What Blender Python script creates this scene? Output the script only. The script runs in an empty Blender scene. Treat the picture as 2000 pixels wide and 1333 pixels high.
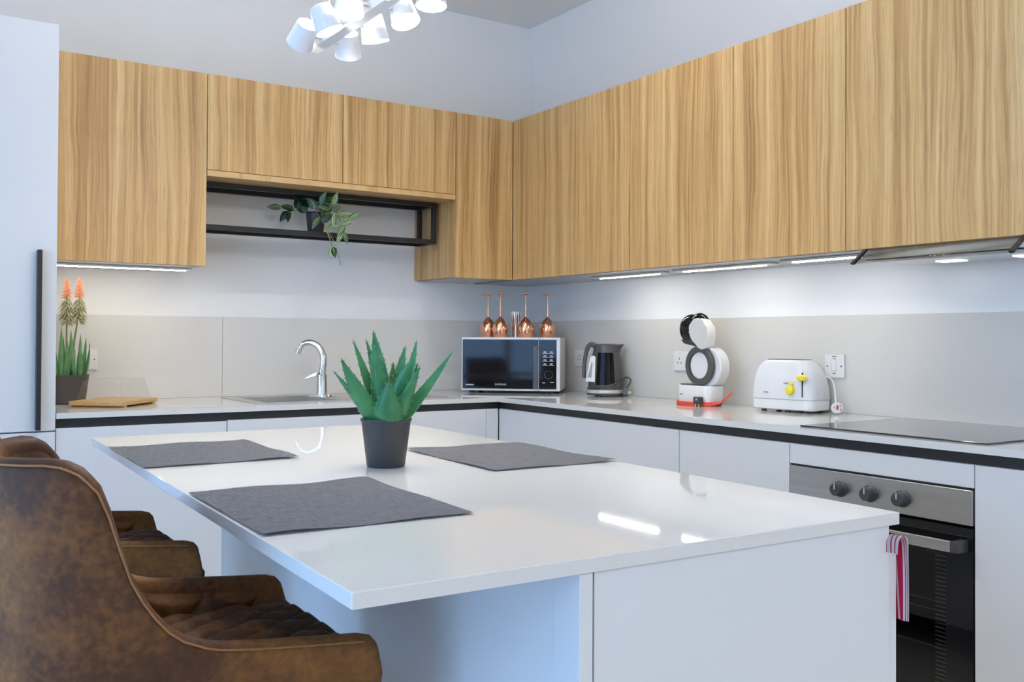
import bpy, bmesh, math, random
from mathutils import Vector, Matrix
random.seed(7)
S = bpy.context.scene
COL = S.collection

# ------------------------------------------------------------------ camera
YAW, PITCH, ROLL = math.radians(33.4032), math.radians(.6713), math.radians(.2708)
CAM = Vector((-2.9584, -4.3184, 1.169))
F = Vector((math.sin(YAW)*math.cos(PITCH), math.cos(YAW)*math.cos(PITCH), math.sin(PITCH)))
R = Vector((math.cos(YAW), -math.sin(YAW), 0)); U = R.cross(F)
R2 = R*math.cos(ROLL)+U*math.sin(ROLL); U2 = -R*math.sin(ROLL)+U*math.cos(ROLL)
cd = bpy.data.cameras.new('camera'); cam = bpy.data.objects.new('camera', cd); COL.objects.link(cam)
M = Matrix.Identity(4)
for i in range(3):
    M[i][0], M[i][1], M[i][2], M[i][3] = R2[i], U2[i], -F[i], CAM[i]
cam.matrix_world = M
cd.sensor_width = 36; cd.lens = 36*1852.87/2000; cd.shift_y = -26.46/2000
cd.clip_start = .02; cd.clip_end = 100
S.camera = cam

# ------------------------------------------------------------------ world, daylight, exposure
S.view_settings.view_transform = 'Standard'
try: S.view_settings.look = 'None'
except Exception: pass
S.view_settings.exposure = 0.03
S.view_settings.gamma = 1.0
S.view_settings.use_curve_mapping = False
w = bpy.data.worlds.new('sky'); S.world = w; w.use_nodes = True
bg = w.node_tree.nodes['Background']
bg.inputs[0].default_value = (.33, .60, 1.0, 1); bg.inputs[1].default_value = 4.5
LAMP, LAMPUP, LED = 86.0, 385.0, 42.0          # pendant discs (wide and narrow ends), led bars
DOWN = {'sink': 22.0, 'run': 34.0, 'rear_fill': 80.0}      # ceiling downlights (W), all but the sink one added as fill

# portal in the window of the left wall so that the sky is sampled through it
ld = bpy.data.lights.new('window_portal', 'AREA'); ld.shape = 'RECTANGLE'; ld.size = 2.9; ld.size_y = 2.44
ld.cycles.is_portal = True
lo = bpy.data.objects.new('window_portal', ld); COL.objects.link(lo)
lo.location = (-4.41, -3.25, 1.28); lo.rotation_euler = (math.radians(90), 0, math.radians(-90))

# ------------------------------------------------------------------ helpers
WM = {}
def NB():
    bm = bmesh.new(); bm.faces.layers.int.new('flat'); return bm
def obj(name, bm, mat, parent=None, world=False, smooth=35, label=None):
    """one mesh object; verts are in the parent's frame unless world=True"""
    me = bpy.data.meshes.new(name); flags = None
    if isinstance(bm, bpy.types.Mesh): me = bm
    else:
        if parent is not None and world: bm.transform(WM[parent.name].inverted())
        bmesh.ops.recalc_face_normals(bm, faces=bm.faces)
        fl = bm.faces.layers.int.get('flat'); flags = [not f[fl] for f in bm.faces] if fl else None
        bm.to_mesh(me); bm.free()
        if 'flat' in me.attributes: me.attributes.remove(me.attributes['flat'])
    if smooth:
        me.polygons.foreach_set('use_smooth', [True]*len(me.polygons)); me.set_sharp_from_angle(angle=math.radians(smooth))
        if flags: me.polygons.foreach_set('use_smooth', flags)
    if not me.materials:
        for m in (mat if isinstance(mat, (list, tuple)) else [mat]): me.materials.append(m)
    o = bpy.data.objects.new(name, me); COL.objects.link(o)
    if parent is not None: o.parent = parent; WM[o.name] = WM[parent.name].copy()
    else: WM[o.name] = Matrix.Identity(4)
    if label: o['label'] = label
    return o
def thing(name, label, cat, loc=(0, 0, 0), rz=0, group=None):
    o = bpy.data.objects.new(name, None); COL.objects.link(o); o.empty_display_size = .05
    o.location = loc; o.rotation_euler = (0, 0, rz)
    WM[o.name] = Matrix.Translation(loc) @ Matrix.Rotation(rz, 4, 'Z')
    o['label'] = label; o['category'] = cat
    if group: o['group'] = group
    return o
def tag(o, label, cat, group=None):
    o['label'] = label; o['category'] = cat
    if group: o['group'] = group
    return o
def struct(o): o['kind'] = 'structure'; return o
def box(bm, x0, x1, y0, y1, z0, z1, bev=0, seg=2, mi=0):
    vs = [bm.verts.new((x, y, z)) for x in (x0, x1) for y in (y0, y1) for z in (z0, z1)]
    fs = [bm.faces.new([vs[i] for i in f]) for f in ((0,1,3,2),(4,6,7,5),(0,4,5,1),(2,3,7,6),(0,2,6,4),(1,5,7,3))]
    fl = bm.faces.layers.int.get('flat')
    for f in fs:
        f.material_index = mi
        if fl: f[fl] = 1
    if bev:
        es = list({e for f in fs for e in f.edges})
        bmesh.ops.bevel(bm, geom=es, offset=bev, segments=seg, affect='EDGES', profile=.5)
    return bm
def B(*a, **k): return box(NB(), *a, **k)
def lathe(bm, prof, n=32, c=(0, 0, 0), mi=0, cap=True, M=None):
    rings = []
    for r, z in prof:
        ring = []
        for i in range(n):
            a = 2*math.pi*i/n
            p = Vector((r*math.cos(a), r*math.sin(a), z))
            p = (M @ p) if M else p + Vector(c)
            ring.append(bm.verts.new(p))
        rings.append(ring)
    for a, b in zip(rings, rings[1:]):
        for i in range(n):
            f = bm.faces.new((a[i], a[(i+1) % n], b[(i+1) % n], b[i])); f.material_index = mi
    if cap:
        bm.faces.new(rings[0][::-1]).material_index = mi; bm.faces.new(rings[-1]).material_index = mi
    return bm
def axisM(p, d):
    d = Vector(d).normalized(); q = d.to_track_quat('Z', 'Y').to_matrix().to_4x4()
    return Matrix.Translation(p) @ q
def cyl(bm, p0, p1, r0, r1=None, n=24, mi=0):
    p0, p1 = Vector(p0), Vector(p1); r1 = r0 if r1 is None else r1
    return lathe(bm, [(r0, 0), (r1, (p1-p0).length)], n, M=axisM(p0, p1-p0), mi=mi)
def spline(pts, n):
    """Catmull-Rom through the points"""
    P = [Vector(p) for p in pts]; P = [2*P[0]-P[1]]+P+[2*P[-1]-P[-2]]; out = []
    for i in range(1, len(P)-2):
        a, b, c, d = P[i-1:i+3]
        for k in range(n):
            t = k/n
            out.append(.5*((2*b)+(c-a)*t+(2*a-5*b+4*c-d)*t*t+(3*b-a-3*c+d)*t**3))
    return out+[P[-2]]
def tube(bm, pts, r, n=10, cap=True, mi=0):
    P = [Vector(p) for p in pts]; rings = []; nrm = None
    for i, p in enumerate(P):
        t = (P[min(i+1, len(P)-1)]-P[max(i-1, 0)]).normalized()
        if nrm is None: nrm = t.orthogonal().normalized()
        nrm = (nrm-t*nrm.dot(t)).normalized(); b = t.cross(nrm)
        rr = r[i] if isinstance(r, (list, tuple)) else r
        rings.append([bm.verts.new(p+nrm*rr*math.cos(2*math.pi*k/n)+b*rr*math.sin(2*math.pi*k/n)) for k in range(n)])
    for a, b in zip(rings, rings[1:]):
        for i in range(n): bm.faces.new((a[i], a[(i+1) % n], b[(i+1) % n], b[i])).material_index = mi
    if cap: bm.faces.new(rings[0][::-1]); bm.faces.new(rings[-1])
    return bm
def grid(bm, fn, nu, nv, mi=0, uv=False):
    V = [[bm.verts.new(fn(i/nu, j/nv)) for j in range(nv+1)] for i in range(nu+1)]
    L = bm.loops.layers.uv.verify() if uv else None
    for i in range(nu):
        for j in range(nv):
            f = bm.faces.new((V[i][j], V[i+1][j], V[i+1][j+1], V[i][j+1])); f.material_index = mi
            if uv:
                for l, (a, b) in zip(f.loops, ((i, j), (i+1, j), (i+1, j+1), (i, j+1))): l[L].uv = (a/nu, b/nv)
    return V
def extrude_poly(bm, pts, depth, bev=0, mi=0):
    """pts: closed loop of 3D points, extruded by the vector depth"""
    a = [bm.verts.new(p) for p in pts]; b = [bm.verts.new(Vector(p)+Vector(depth)) for p in pts]
    n = len(a); fs = [bm.faces.new(a[::-1]), bm.faces.new(b)]
    for i in range(n): fs.append(bm.faces.new((a[i], a[(i+1) % n], b[(i+1) % n], b[i])))
    for f in fs: f.material_index = mi
    fl = bm.faces.layers.int.get('flat')
    if fl: fs[0][fl] = fs[1][fl] = 1
    if bev:
        es = [e for f in fs[:2] for e in f.edges]
        bmesh.ops.bevel(bm, geom=es, offset=bev, segments=3, affect='EDGES', profile=.5)
    return bm
def text_mesh(s, size, depth=.0004):
    c = bpy.data.curves.new('lettering', 'FONT'); c.body = s; c.size = size; c.extrude = depth; c.align_x = 'CENTER'; c.align_y = 'CENTER'
    o = bpy.data.objects.new('lettering', c); COL.objects.link(o)
    dg = bpy.context.evaluated_depsgraph_get(); me = bpy.data.meshes.new_from_object(o.evaluated_get(dg))
    bpy.data.objects.remove(o); bpy.data.curves.remove(c)
    return me
def copy_thing(root, loc, rz, label):
    r = root.copy(); COL.objects.link(r); r.location = loc; r.rotation_euler = (0, 0, rz); r['label'] = label
    for ch in [c for c in bpy.data.objects if c.parent == root]:
        c2 = ch.copy(); COL.objects.link(c2); c2.parent = r
        for g in [g for g in bpy.data.objects if g.parent == ch]:
            g2 = g.copy(); COL.objects.link(g2); g2.parent = c2
    return r

# ------------------------------------------------------------------ materials
def mat(name, col, rough=.5, metal=0, spec=.5, coat=0, emit=None, trans=0, alpha=1):
    m = bpy.data.materials.new(name); m.use_nodes = True
    p = m.node_tree.nodes['Principled BSDF']
    p.inputs['Base Color'].default_value = (*col, 1); p.inputs['Roughness'].default_value = rough
    p.inputs['Metallic'].default_value = metal; p.inputs['Specular IOR Level'].default_value = spec
    p.inputs['Coat Weight'].default_value = coat; p.inputs['Coat Roughness'].default_value = .05
    p.inputs['Transmission Weight'].default_value = trans
    if emit:
        p.inputs['Emission Color'].default_value = (*emit[0], 1); p.inputs['Emission Strength'].default_value = emit[1]
    return m
def nodes(m): return m.node_tree.nodes, m.node_tree.links, m.node_tree.nodes['Principled BSDF']
def noise_mat(name, cols, scale, rough=.5, bump=0, stretch=(1, 1, 1), metal=0, detail=6, coat=0, rvar=0):
    m = mat(name, cols[0], rough, metal, coat=coat); N, L, P = nodes(m)
    tc = N.new('ShaderNodeTexCoord'); mp = N.new('ShaderNodeMapping'); mp.inputs['Scale'].default_value = stretch
    L.new(tc.outputs['Object'], mp.inputs['Vector'])
    nz = N.new('ShaderNodeTexNoise'); nz.inputs['Scale'].default_value = scale; nz.inputs['Detail'].default_value = detail
    L.new(mp.outputs[0], nz.inputs['Vector'])
    cr = N.new('ShaderNodeValToRGB'); e = cr.color_ramp.elements
    e[0].position = .3; e[0].color = (*cols[0], 1); e[1].position = .7; e[1].color = (*cols[-1], 1)
    for i, c in enumerate(cols[1:-1]):
        x = e.new(.3+.4*(i+1)/(len(cols)-1)); x.color = (*c, 1)
    L.new(nz.outputs['Fac'], cr.inputs[0]); L.new(cr.outputs[0], P.inputs['Base Color'])
    if bump:
        bp = N.new('ShaderNodeBump'); bp.inputs['Strength'].default_value = bump; bp.inputs['Distance'].default_value = .002
        L.new(nz.outputs['Fac'], bp.inputs['Height']); L.new(bp.outputs[0], P.inputs['Normal'])
    return m
def wood_mat(name, c0, c1, c2, horiz=False):
    m = mat(name, c1, .42); N, L, P = nodes(m)
    tc = N.new('ShaderNodeTexCoord'); sx = N.new('ShaderNodeSeparateXYZ'); L.new(tc.outputs['Object'], sx.inputs[0])
    oi = N.new('ShaderNodeObjectInfo')
    ad = N.new('ShaderNodeMath'); ad.operation = 'ADD'
    L.new(sx.outputs['X'], ad.inputs[0]); L.new(sx.outputs['Y'], ad.inputs[1])
    rm = N.new('ShaderNodeMath'); rm.operation = 'MULTIPLY_ADD'; rm.inputs[1].default_value = 7.3
    L.new(oi.outputs['Random'], rm.inputs[0]); L.new(ad.outputs[0], rm.inputs[2])
    cb = N.new('ShaderNodeCombineXYZ')
    L.new(rm.outputs[0], cb.inputs['X']); L.new(sx.outputs['Z'], cb.inputs['Z'])
    if horiz:   # grain runs along x, figure across y
        cb = N.new('ShaderNodeCombineXYZ'); L.new(sx.outputs['Y'], cb.inputs['X']); L.new(sx.outputs['X'], cb.inputs['Z'])
    # slow waviness bends the grain (cathedral figure)
    wv = N.new('ShaderNodeTexNoise'); wv.inputs['Scale'].default_value = 1.0; wv.inputs['Detail'].default_value = 2
    mw = N.new('ShaderNodeMapping'); mw.inputs['Scale'].default_value = (6, 1, 1.6); L.new(cb.outputs[0], mw.inputs[0]); L.new(mw.outputs[0], wv.inputs['Vector'])
    vm = N.new('ShaderNodeVectorMath'); vm.operation = 'MULTIPLY_ADD'; vm.inputs[1].default_value = (.05, 0, 0)
    L.new(wv.outputs['Color'], vm.inputs[0]); L.new(cb.outputs[0], vm.inputs[2])
    def nz(sx_, sz_, det):
        mp = N.new('ShaderNodeMapping'); mp.inputs['Scale'].default_value = (sx_, 1, sz_); L.new(vm.outputs[0], mp.inputs[0])
        t = N.new('ShaderNodeTexNoise'); t.inputs['Scale'].default_value = 1; t.inputs['Detail'].default_value = det; t.inputs['Roughness'].default_value = .6
        L.new(mp.outputs[0], t.inputs['Vector']); return t
    a = nz(24, .5, 2); b = nz(110, 1.2, 4); c = nz(420, 9, 3)
    cr = N.new('ShaderNodeValToRGB'); e = cr.color_ramp.elements
    e[0].position = .36; e[0].color = (*c0, 1); e[1].position = .66; e[1].color = (*c2, 1); x = e.new(.5); x.color = (*c1, 1)
    mx = N.new('ShaderNodeMath'); mx.operation = 'MULTIPLY_ADD'; mx.inputs[1].default_value = .45
    L.new(b.outputs['Fac'], mx.inputs[0])
    m2 = N.new('ShaderNodeMath'); m2.operation = 'MULTIPLY'; m2.inputs[1].default_value = .55; L.new(a.outputs['Fac'], m2.inputs[0]); L.new(m2.outputs[0], mx.inputs[2])
    L.new(mx.outputs[0], cr.inputs[0])
    # pores
    c2r = N.new('ShaderNodeValToRGB'); g = c2r.color_ramp.elements; g[0].position = .32; g[0].color = (.72, .68, .62, 1); g[1].position = .46; g[1].color = (1, 1, 1, 1)
    L.new(c.outputs['Fac'], c2r.inputs[0])
    mul = N.new('ShaderNodeMixRGB'); mul.blend_type = 'MULTIPLY'; mul.inputs[0].default_value = 1
    L.new(cr.outputs[0], mul.inputs[1]); L.new(c2r.outputs[0], mul.inputs[2]); L.new(mul.outputs[0], P.inputs['Base Color'])
    return m
M_wall = noise_mat('wall_paint', [(.87, .87, .865), (.885, .885, .88)], 3, .75)
M_ceil = mat('ceiling_paint', (.86, .86, .855), .8)
M_floor = noise_mat('floor_tile', [(.54, .53, .51), (.60, .59, .57)], 2, .35)
M_wood = wood_mat('oak_laminate', (.34, .180, .062), (.575, .355, .140), (.75, .525, .255))
M_woodh = wood_mat('oak_laminate_board', (.46, .27, .10), (.58, .36, .145), (.68, .45, .20), horiz=True)
M_under = mat('cabinet_underside', (.42, .42, .42), .3, .35)
M_white = mat('white_satin_front', (.65, .66, .67), .35)
M_carc = mat('white_carcass', (.74, .74, .74), .5)
M_quartz = noise_mat('pale_quartz', [(.64, .635, .61), (.67, .665, .64)], 300, .035, detail=2)
M_quartz.node_tree.nodes['Principled BSDF'].inputs['Specular IOR Level'].default_value = .30
M_splash = noise_mat('splash_quartz', [(.69, .67, .63), (.715, .695, .655)], 300, .30, detail=2)
M_black = mat('black_channel', (.028, .028, .028), .42)
M_blackm = mat('black_metal', (.018, .017, .018), .4, .2)
M_gloss = mat('black_gloss', (.008, .008, .009), .06, spec=.38)
M_chrome = mat('chrome', (.86, .86, .87), .06, 1)
M_steel = noise_mat('brushed_steel', [(.50, .48, .45), (.60, .58, .55)], 60, .32, stretch=(1, .02, 1), metal=1)
M_sink = mat('sink_steel', (.68, .67, .64), .34, 1)
M_copper = mat('copper_plate', (.93, .48, .30), .07, 1)
M_wplast = mat('white_plastic', (.80, .80, .80), .25)
M_socket = mat('socket_white', (.80, .79, .77), .3)
M_dark = mat('dark_plastic', (.045, .045, .047), .35)
M_grey = mat('charcoal_plastic', (.075, .073, .07), .32)
M_pot = mat('charcoal_pot', (.045, .046, .05), .5)
M_soil = noise_mat('pot_soil', [(.02, .016, .012), (.05, .04, .03)], 80, .9)
M_led = mat('led_diffuser', (.9, .9, .9), .4, emit=((1, .925, .82), LED))
M_lens = mat('downlight_lens', (.9, .9, .9), .4, emit=((1, .97, .94), 3.0))
M_lampdisc = mat('lamp_diffuser', (.9, .9, .9), .4, emit=((1, .925, .835), LAMP))
M_lampup = mat('lamp_diffuser_narrow', (.9, .9, .9), .4, emit=((1, .925, .835), LAMPUP))
M_lampw = mat('lamp_white', (.80, .80, .81), .4)
M_red = mat('red_cord', (.75, .07, .035), .45)
M_yellow = mat('yellow_plastic', (.85, .72, .04), .35)
M_print = mat('grey_print', (.10, .10, .11), .6)
M_wprint = mat('white_print', (.75, .78, .82), .5)
M_hole = mat('dark_hole', (.01, .01, .01), .7)

# leather
M_leather = mat('brown_leather', (.1, .06, .04), .5, spec=.15); N, L, P = nodes(M_leather)
tc = N.new('ShaderNodeTexCoord')
n1 = N.new('ShaderNodeTexNoise'); n1.inputs['Scale'].default_value = 4.5; n1.inputs['Detail'].default_value = 6; L.new(tc.outputs['Object'], n1.inputs['Vector'])
n2 = N.new('ShaderNodeTexNoise'); n2.inputs['Scale'].default_value = 90; n2.inputs['Detail'].default_value = 6; L.new(tc.outputs['Object'], n2.inputs['Vector'])
mm = N.new('ShaderNodeMath'); mm.operation = 'MULTIPLY_ADD'; mm.inputs[1].default_value = .22; L.new(n2.outputs['Fac'], mm.inputs[0])
m3 = N.new('ShaderNodeMath'); m3.operation = 'MULTIPLY'; m3.inputs[1].default_value = .78; L.new(n1.outputs['Fac'], m3.inputs[0]); L.new(m3.outputs[0], mm.inputs[2])
cr = N.new('ShaderNodeValToRGB'); e = cr.color_ramp.elements
e[0].position = .36; e[0].color = (.036, .019, .014, 1); e[1].position = .66; e[1].color = (.24, .098, .026, 1); x = e.new(.5); x.color = (.084, .037, .018, 1)
L.new(mm.outputs[0], cr.inputs[0]); L.new(cr.outputs[0], P.inputs['Base Color'])
bp = N.new('ShaderNodeBump'); bp.inputs['Strength'].default_value = .25; bp.inputs['Distance'].default_value = .002
L.new(n2.outputs['Fac'], bp.inputs['Height']); L.new(bp.outputs[0], P.inputs['Normal'])
M_piping = mat('tan_piping', (.26, .12, .045), .5, spec=.25)

# woven grey mat
M_mat = mat('grey_woven', (.2, .2, .22), .9, spec=.2); N, L, P = nodes(M_mat)
tc = N.new('ShaderNodeTexCoord'); hs = []
for sc in ((420, 30, 1), (30, 420, 1)):
    mp = N.new('ShaderNodeMapping'); mp.inputs['Scale'].default_value = sc; L.new(tc.outputs['Object'], mp.inputs[0])
    t = N.new('ShaderNodeTexNoise'); t.inputs['Scale'].default_value = 1; t.inputs['Detail'].default_value = 2; L.new(mp.outputs[0], t.inputs['Vector']); hs.append(t)
av = N.new('ShaderNodeMath'); av.operation = 'ADD'; L.new(hs[0].outputs['Fac'], av.inputs[0]); L.new(hs[1].outputs['Fac'], av.inputs[1])
cr = N.new('ShaderNodeValToRGB'); e = cr.color_ramp.elements
e[0].position = .30; e[0].color = (.15, .152, .172, 1); e[1].position = .70; e[1].color = (.37, .375, .415, 1)
hf = N.new('ShaderNodeMath'); hf.operation = 'MULTIPLY'; hf.inputs[1].default_value = .5; L.new(av.outputs[0], hf.inputs[0])
L.new(hf.outputs[0], cr.inputs[0]); L.new(cr.outputs[0], P.inputs['Base Color'])
bp = N.new('ShaderNodeBump'); bp.inputs['Strength'].default_value = .4; bp.inputs['Distance'].default_value = .001; L.new(hf.outputs[0], bp.inputs['Height']); L.new(bp.outputs[0], P.inputs['Normal'])

# leaves
def leaf_mat(name, c0, c1, edge=None, stripes=None):
    m = mat(name, c0, .38); N, L, P = nodes(m)
    uv = N.new('ShaderNodeUVMap'); sx = N.new('ShaderNodeSeparateXYZ'); L.new(uv.outputs[0], sx.inputs[0])
    cr = N.new('ShaderNodeValToRGB'); e = cr.color_ramp.elements
    if stripes:      # colours across the width, mirrored about the midrib
        s = N.new('ShaderNodeMath'); s.operation = 'SUBTRACT'; s.inputs[1].default_value = .5; L.new(sx.outputs['Y'], s.inputs[0])
        ab = N.new('ShaderNodeMath'); ab.operation = 'ABSOLUTE'; L.new(s.outputs[0], ab.inputs[0])
        m2 = N.new('ShaderNodeMath'); m2.operation = 'MULTIPLY'; m2.inputs[1].default_value = 2; L.new(ab.outputs[0], m2.inputs[0])
        e[0].position = 0; e[0].color = (*stripes[0][1], 1); e[1].position = 1; e[1].color = (*stripes[-1][1], 1)
        for p, c in stripes[1:-1]: x = e.new(p); x.color = (*c, 1)
        L.new(m2.outputs[0], cr.inputs[0]); L.new(cr.outputs[0], P.inputs['Base Color'])
    else:
        tc = N.new('ShaderNodeTexCoord'); nz = N.new('ShaderNodeTexNoise'); nz.inputs['Scale'].default_value = 25; L.new(tc.outputs['Object'], nz.inputs['Vector'])
        e[0].position = .3; e[0].color = (*c0, 1); e[1].position = .7; e[1].color = (*c1, 1)
        L.new(nz.outputs['Fac'], cr.inputs[0]); L.new(cr.outputs[0], P.inputs['Base Color'])
    return m
M_aloe = leaf_mat('aloe_green', (.022, .145, .058), (.055, .25, .090))
M_tooth = mat('aloe_edge', (.16, .34, .10), .5)
M_thin = leaf_mat('grass_aloe_green', (.085, .235, .085), (.16, .345, .15))
M_strip = leaf_mat('striped_leaf', (.1, .2, .05), 0, stripes=[(0, (.16, .28, .06)), (.12, (.08, .19, .04)), (.26, (.62, .68, .42)), (.45, (.52, .60, .32)), (.58, (.09, .21, .05)), (1, (.12, .27, .08))])
M_dkleaf = leaf_mat('dusky_leaf', (.1, .2, .05), 0, stripes=[(0, (.20, .30, .22)), (.2, (.10, .19, .13)), (.42, (.36, .45, .36)), (.65, (.09, .18, .12)), (1, (.10, .20, .13))])
M_stem = mat('plant_stem', (.20, .24, .08), .6)
M_orange = mat('orange_floret', (.82, .34, .19), .6)
M_olive = mat('olive_floret', (.30, .29, .12), .6)
M_bamboo = noise_mat('bamboo', [(.50, .30, .11), (.62, .40, .17)], 10, .45, stretch=(1, 14, 14))

def glass_mat(name, tint, refl, rough=.02):
    """thin clear sheet: see-through with a fresnel reflection"""
    m = bpy.data.materials.new(name); m.use_nodes = True; N, L = m.node_tree.nodes, m.node_tree.links
    N.remove(N['Principled BSDF']); o = N['Material Output']
    t = N.new('ShaderNodeBsdfTransparent'); t.inputs[0].default_value = (*tint, 1)
    g = N.new('ShaderNodeBsdfGlossy'); g.inputs['Roughness'].default_value = rough
    fr = N.new('ShaderNodeLayerWeight'); fr.inputs['Blend'].default_value = .5
    pw = N.new('ShaderNodeMath'); pw.operation = 'POWER'; pw.inputs[1].default_value = 4.0; L.new(fr.outputs['Facing'], pw.inputs[0])
    ma = N.new('ShaderNodeMath'); ma.operation = 'MULTIPLY_ADD'; ma.inputs[1].default_value = refl; ma.inputs[2].default_value = .04; L.new(pw.outputs[0], ma.inputs[0])
    mx = N.new('ShaderNodeMixShader'); L.new(ma.outputs[0], mx.inputs[0]); L.new(t.outputs[0], mx.inputs[1]); L.new(g.outputs[0], mx.inputs[2])
    L.new(mx.outputs[0], o.inputs['Surface']); return m
M_clear = glass_mat('clear_acrylic', (.955, .955, .955), .45)
M_pane = glass_mat('window_glass', (.97, .98, 1), .6)
M_smoke = glass_mat('smoked_oven_glass', (.50, .50, .49), .7)
M_visor = glass_mat('hood_glass', (.90, .91, .90), .7)

# ================================================================== the setting
ZC = 2.883; DS, DO = .4211, .3865; DCS, DCO = .6687, .627; XL, YF = -4.4, -6.6
struct(obj('floor', B(XL-.2, .2, YF-.2, .2, -.1, 0), M_floor))
struct(obj('ceiling', B(XL-.2, .2, YF-.2, .2, ZC, ZC+.1), M_ceil))
struct(obj('wall_back', B(XL-.2, .15, 0, .15, 0, ZC), M_wall))
struct(obj('wall_right', B(0, .15, YF-.2, 0, 0, ZC), M_wall))
struct(obj('wall_front', B(XL-.2, .15, YF-.15, YF, 0, ZC), M_wall))
bm = NB(); box(bm, XL-.15, XL, YF, -4.7, 0, ZC); box(bm, XL-.15, XL, -1.8, 0, 0, ZC); box(bm, XL-.15, XL, -4.7, -1.8, 2.5, ZC); box(bm, XL-.15, XL, -4.7, -1.8, 0, .06)
struct(obj('wall_left', bm, M_wall))
win = thing('window_1', 'wide window in the left wall', 'window', (XL-.08, -3.25, .06)); del win['category']; del win['label']; struct(win)
bm = NB()
for y in (-4.7, -3.75, -2.80, -1.85): box(bm, XL-.11, XL-.05, y, y+.05, .06, 2.5)
for z in (.06, 2.45): box(bm, XL-.11, XL-.05, -4.7, -1.8, z, z+.05)
obj('window_frame', bm, M_wplast, win, True)
for y in (-4.65, -3.70, -2.75): obj('pane', B(XL-.083, XL-.077, y, y+.9, .11, 2.45), M_pane, win, True)

# splashback panels (12 mm, same stone family as the worktop)
ZS = 1.261
tag(obj('splashback_panel', B(-2.459, -1.6882, -.012, -.0005, .9, ZS, bev=.001), M_splash), 'beige stone splashback left of the sink behind the bread box', 'splashback', 'splashback panels')
tag(obj('splashback_panel', B(-1.687, -.013, -.012, -.0005, .9, ZS, bev=.001), M_splash), 'beige stone splashback behind the tap and microwave', 'splashback', 'splashback panels')
tag(obj('splashback_panel', B(-.012, -.0005, -3.7, -.0005, .9, ZS, bev=.001), M_splash), 'beige stone splashback behind kettle, toaster and hob', 'splashback', 'splashback panels')

# ================================================================== fitted furniture
# tall fridge housing
XT = -2.462
t = thing('tall_cabinet', 'tall white fridge cabinet with long black vertical handle', 'cabinet', (-2.76, -.33, 0))
obj('carcass', B(-3.06, XT-.002, -.64, -.003, .1, 2.262), M_carc, t, True)
d = obj('door', B(-3.058, XT, -DCS, -.645, .840, 2.265, bev=.0015), M_white, t, True)
obj('handle', B(-2.527, -2.512, -DCS-.034, -DCS-.0003, .845, 1.468, bev=.001), M_blackm, d, True, label='black vertical bar handle')
obj('door', B(-3.058, XT, -DCS, -.645, .105, .835, bev=.0015), M_white, t, True)
obj('plinth', B(-3.06, XT-.002, -.60, -.02, 0, .1), M_white, t, True)

# wall cabinets, sink wall
ZT, ZB = 2.2425, 1.4572
def wall_cab(label, x0, x1, y0, y1, z0, z1, face, end=None, under=True, door_drop=0.012):
    """face 'y': door faces -y, face 'x': door faces -x"""
    c = thing('wall_cabinet', label, 'cabinet', ((x0+x1)/2, (y0+y1)/2, z0), 0, 'wood-front wall cabinets')
    T = .019
    if face == 'y':
        obj('carcass', B(x0+.0005, x1-.0005, y0+T+.002, y1, z0+.004, z1), [M_wood], c, True)
        obj('door', B(x0+.0015, x1-.0015, y0, y0+T, z0, z1, bev=.0012), M_wood, c, True)
    else:
        obj('carcass', B(x0+T+.002, x1, y0+.0005, y1-.0005, z0+.004, z1), [M_wood], c, True)
        obj('door', B(x0, x0+T, y0+.0015, y1-.0015, z0, z1, bev=.0012), M_wood, c, True)
    if under:
        if face == 'y': obj('underside', B(x0+.018, x1-.018, y0+.03, y1-.002, z0-.001, z0+.003), M_under, c, True)
        else: obj('underside', B(x0+.03, x1-.002, y0+.002, y1-.002, z0-.001, z0+.003), M_under, c, True)
    return c
XS = [-2.458, -1.877, -1.2855, -.7115, -DO-.001]
wall_cab('oak-fronted wall cabinet beside the tall white cabinet, above the flowering plant', XS[0], XS[1], -DS, -.001, ZB, ZT, 'y')
wall_cab('short oak-fronted wall cabinet above the shelf, nearer the tall cabinet', XS[1], XS[2], -DS, -.001, 1.852, ZT, 'y', under=False)
wall_cab('short oak-fronted wall cabinet above the shelf, nearer the room corner', XS[2], XS[3], -DS, -.001, 1.852, ZT, 'y', under=False)
wall_cab('narrow oak-fronted wall cabinet on the sink wall above the microwave', XS[3], XS[4], -DS, -.001, ZB, ZT, 'y')
tag(obj('pelmet_board', B(XS[1]+.001, XS[3]-.001, -DS, -.001, 1.8262, 1.850, bev=.001), M_woodh), 'horizontal oak board under the two short wall cabinets', 'board')
YS = [-DS+.0005, -1.302, -1.8775, -2.3645, -2.966]
LB = ['oak-fronted wall cabinet on the right wall next to the room corner', 'oak-fronted wall cabinet above the coffee machine, second from the corner', 'oak-fronted wall cabinet above the toaster, third from the corner', 'oak-fronted wall cabinet over the cooker hood at the right edge']
for k in range(4):
    wall_cab(LB[k], -DO, -.001, YS[k+1], YS[k] if k else -.002, ZB, ZT, 'x') if k else None
# the corner unit: its door only spans the part that clears the sink-wall run
c = thing('wall_cabinet', LB[0], 'cabinet', (-.2, -.85, ZB), 0, 'wood-front wall cabinets')
obj('carcass', B(-DO+.021, -.001, YS[1]+.0005, -.002, ZB+.004, ZT), M_wood, c, True)
obj('door', B(-DO, -DO+.019, YS[1]+.0015, YS[0]-.0015, ZB, ZT, bev=.0012), M_wood, c, True)
obj('underside', B(-DO+.03, -.003, YS[1]+.002, -.004, ZB-.001, ZB+.003), M_under, c, True)

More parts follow.
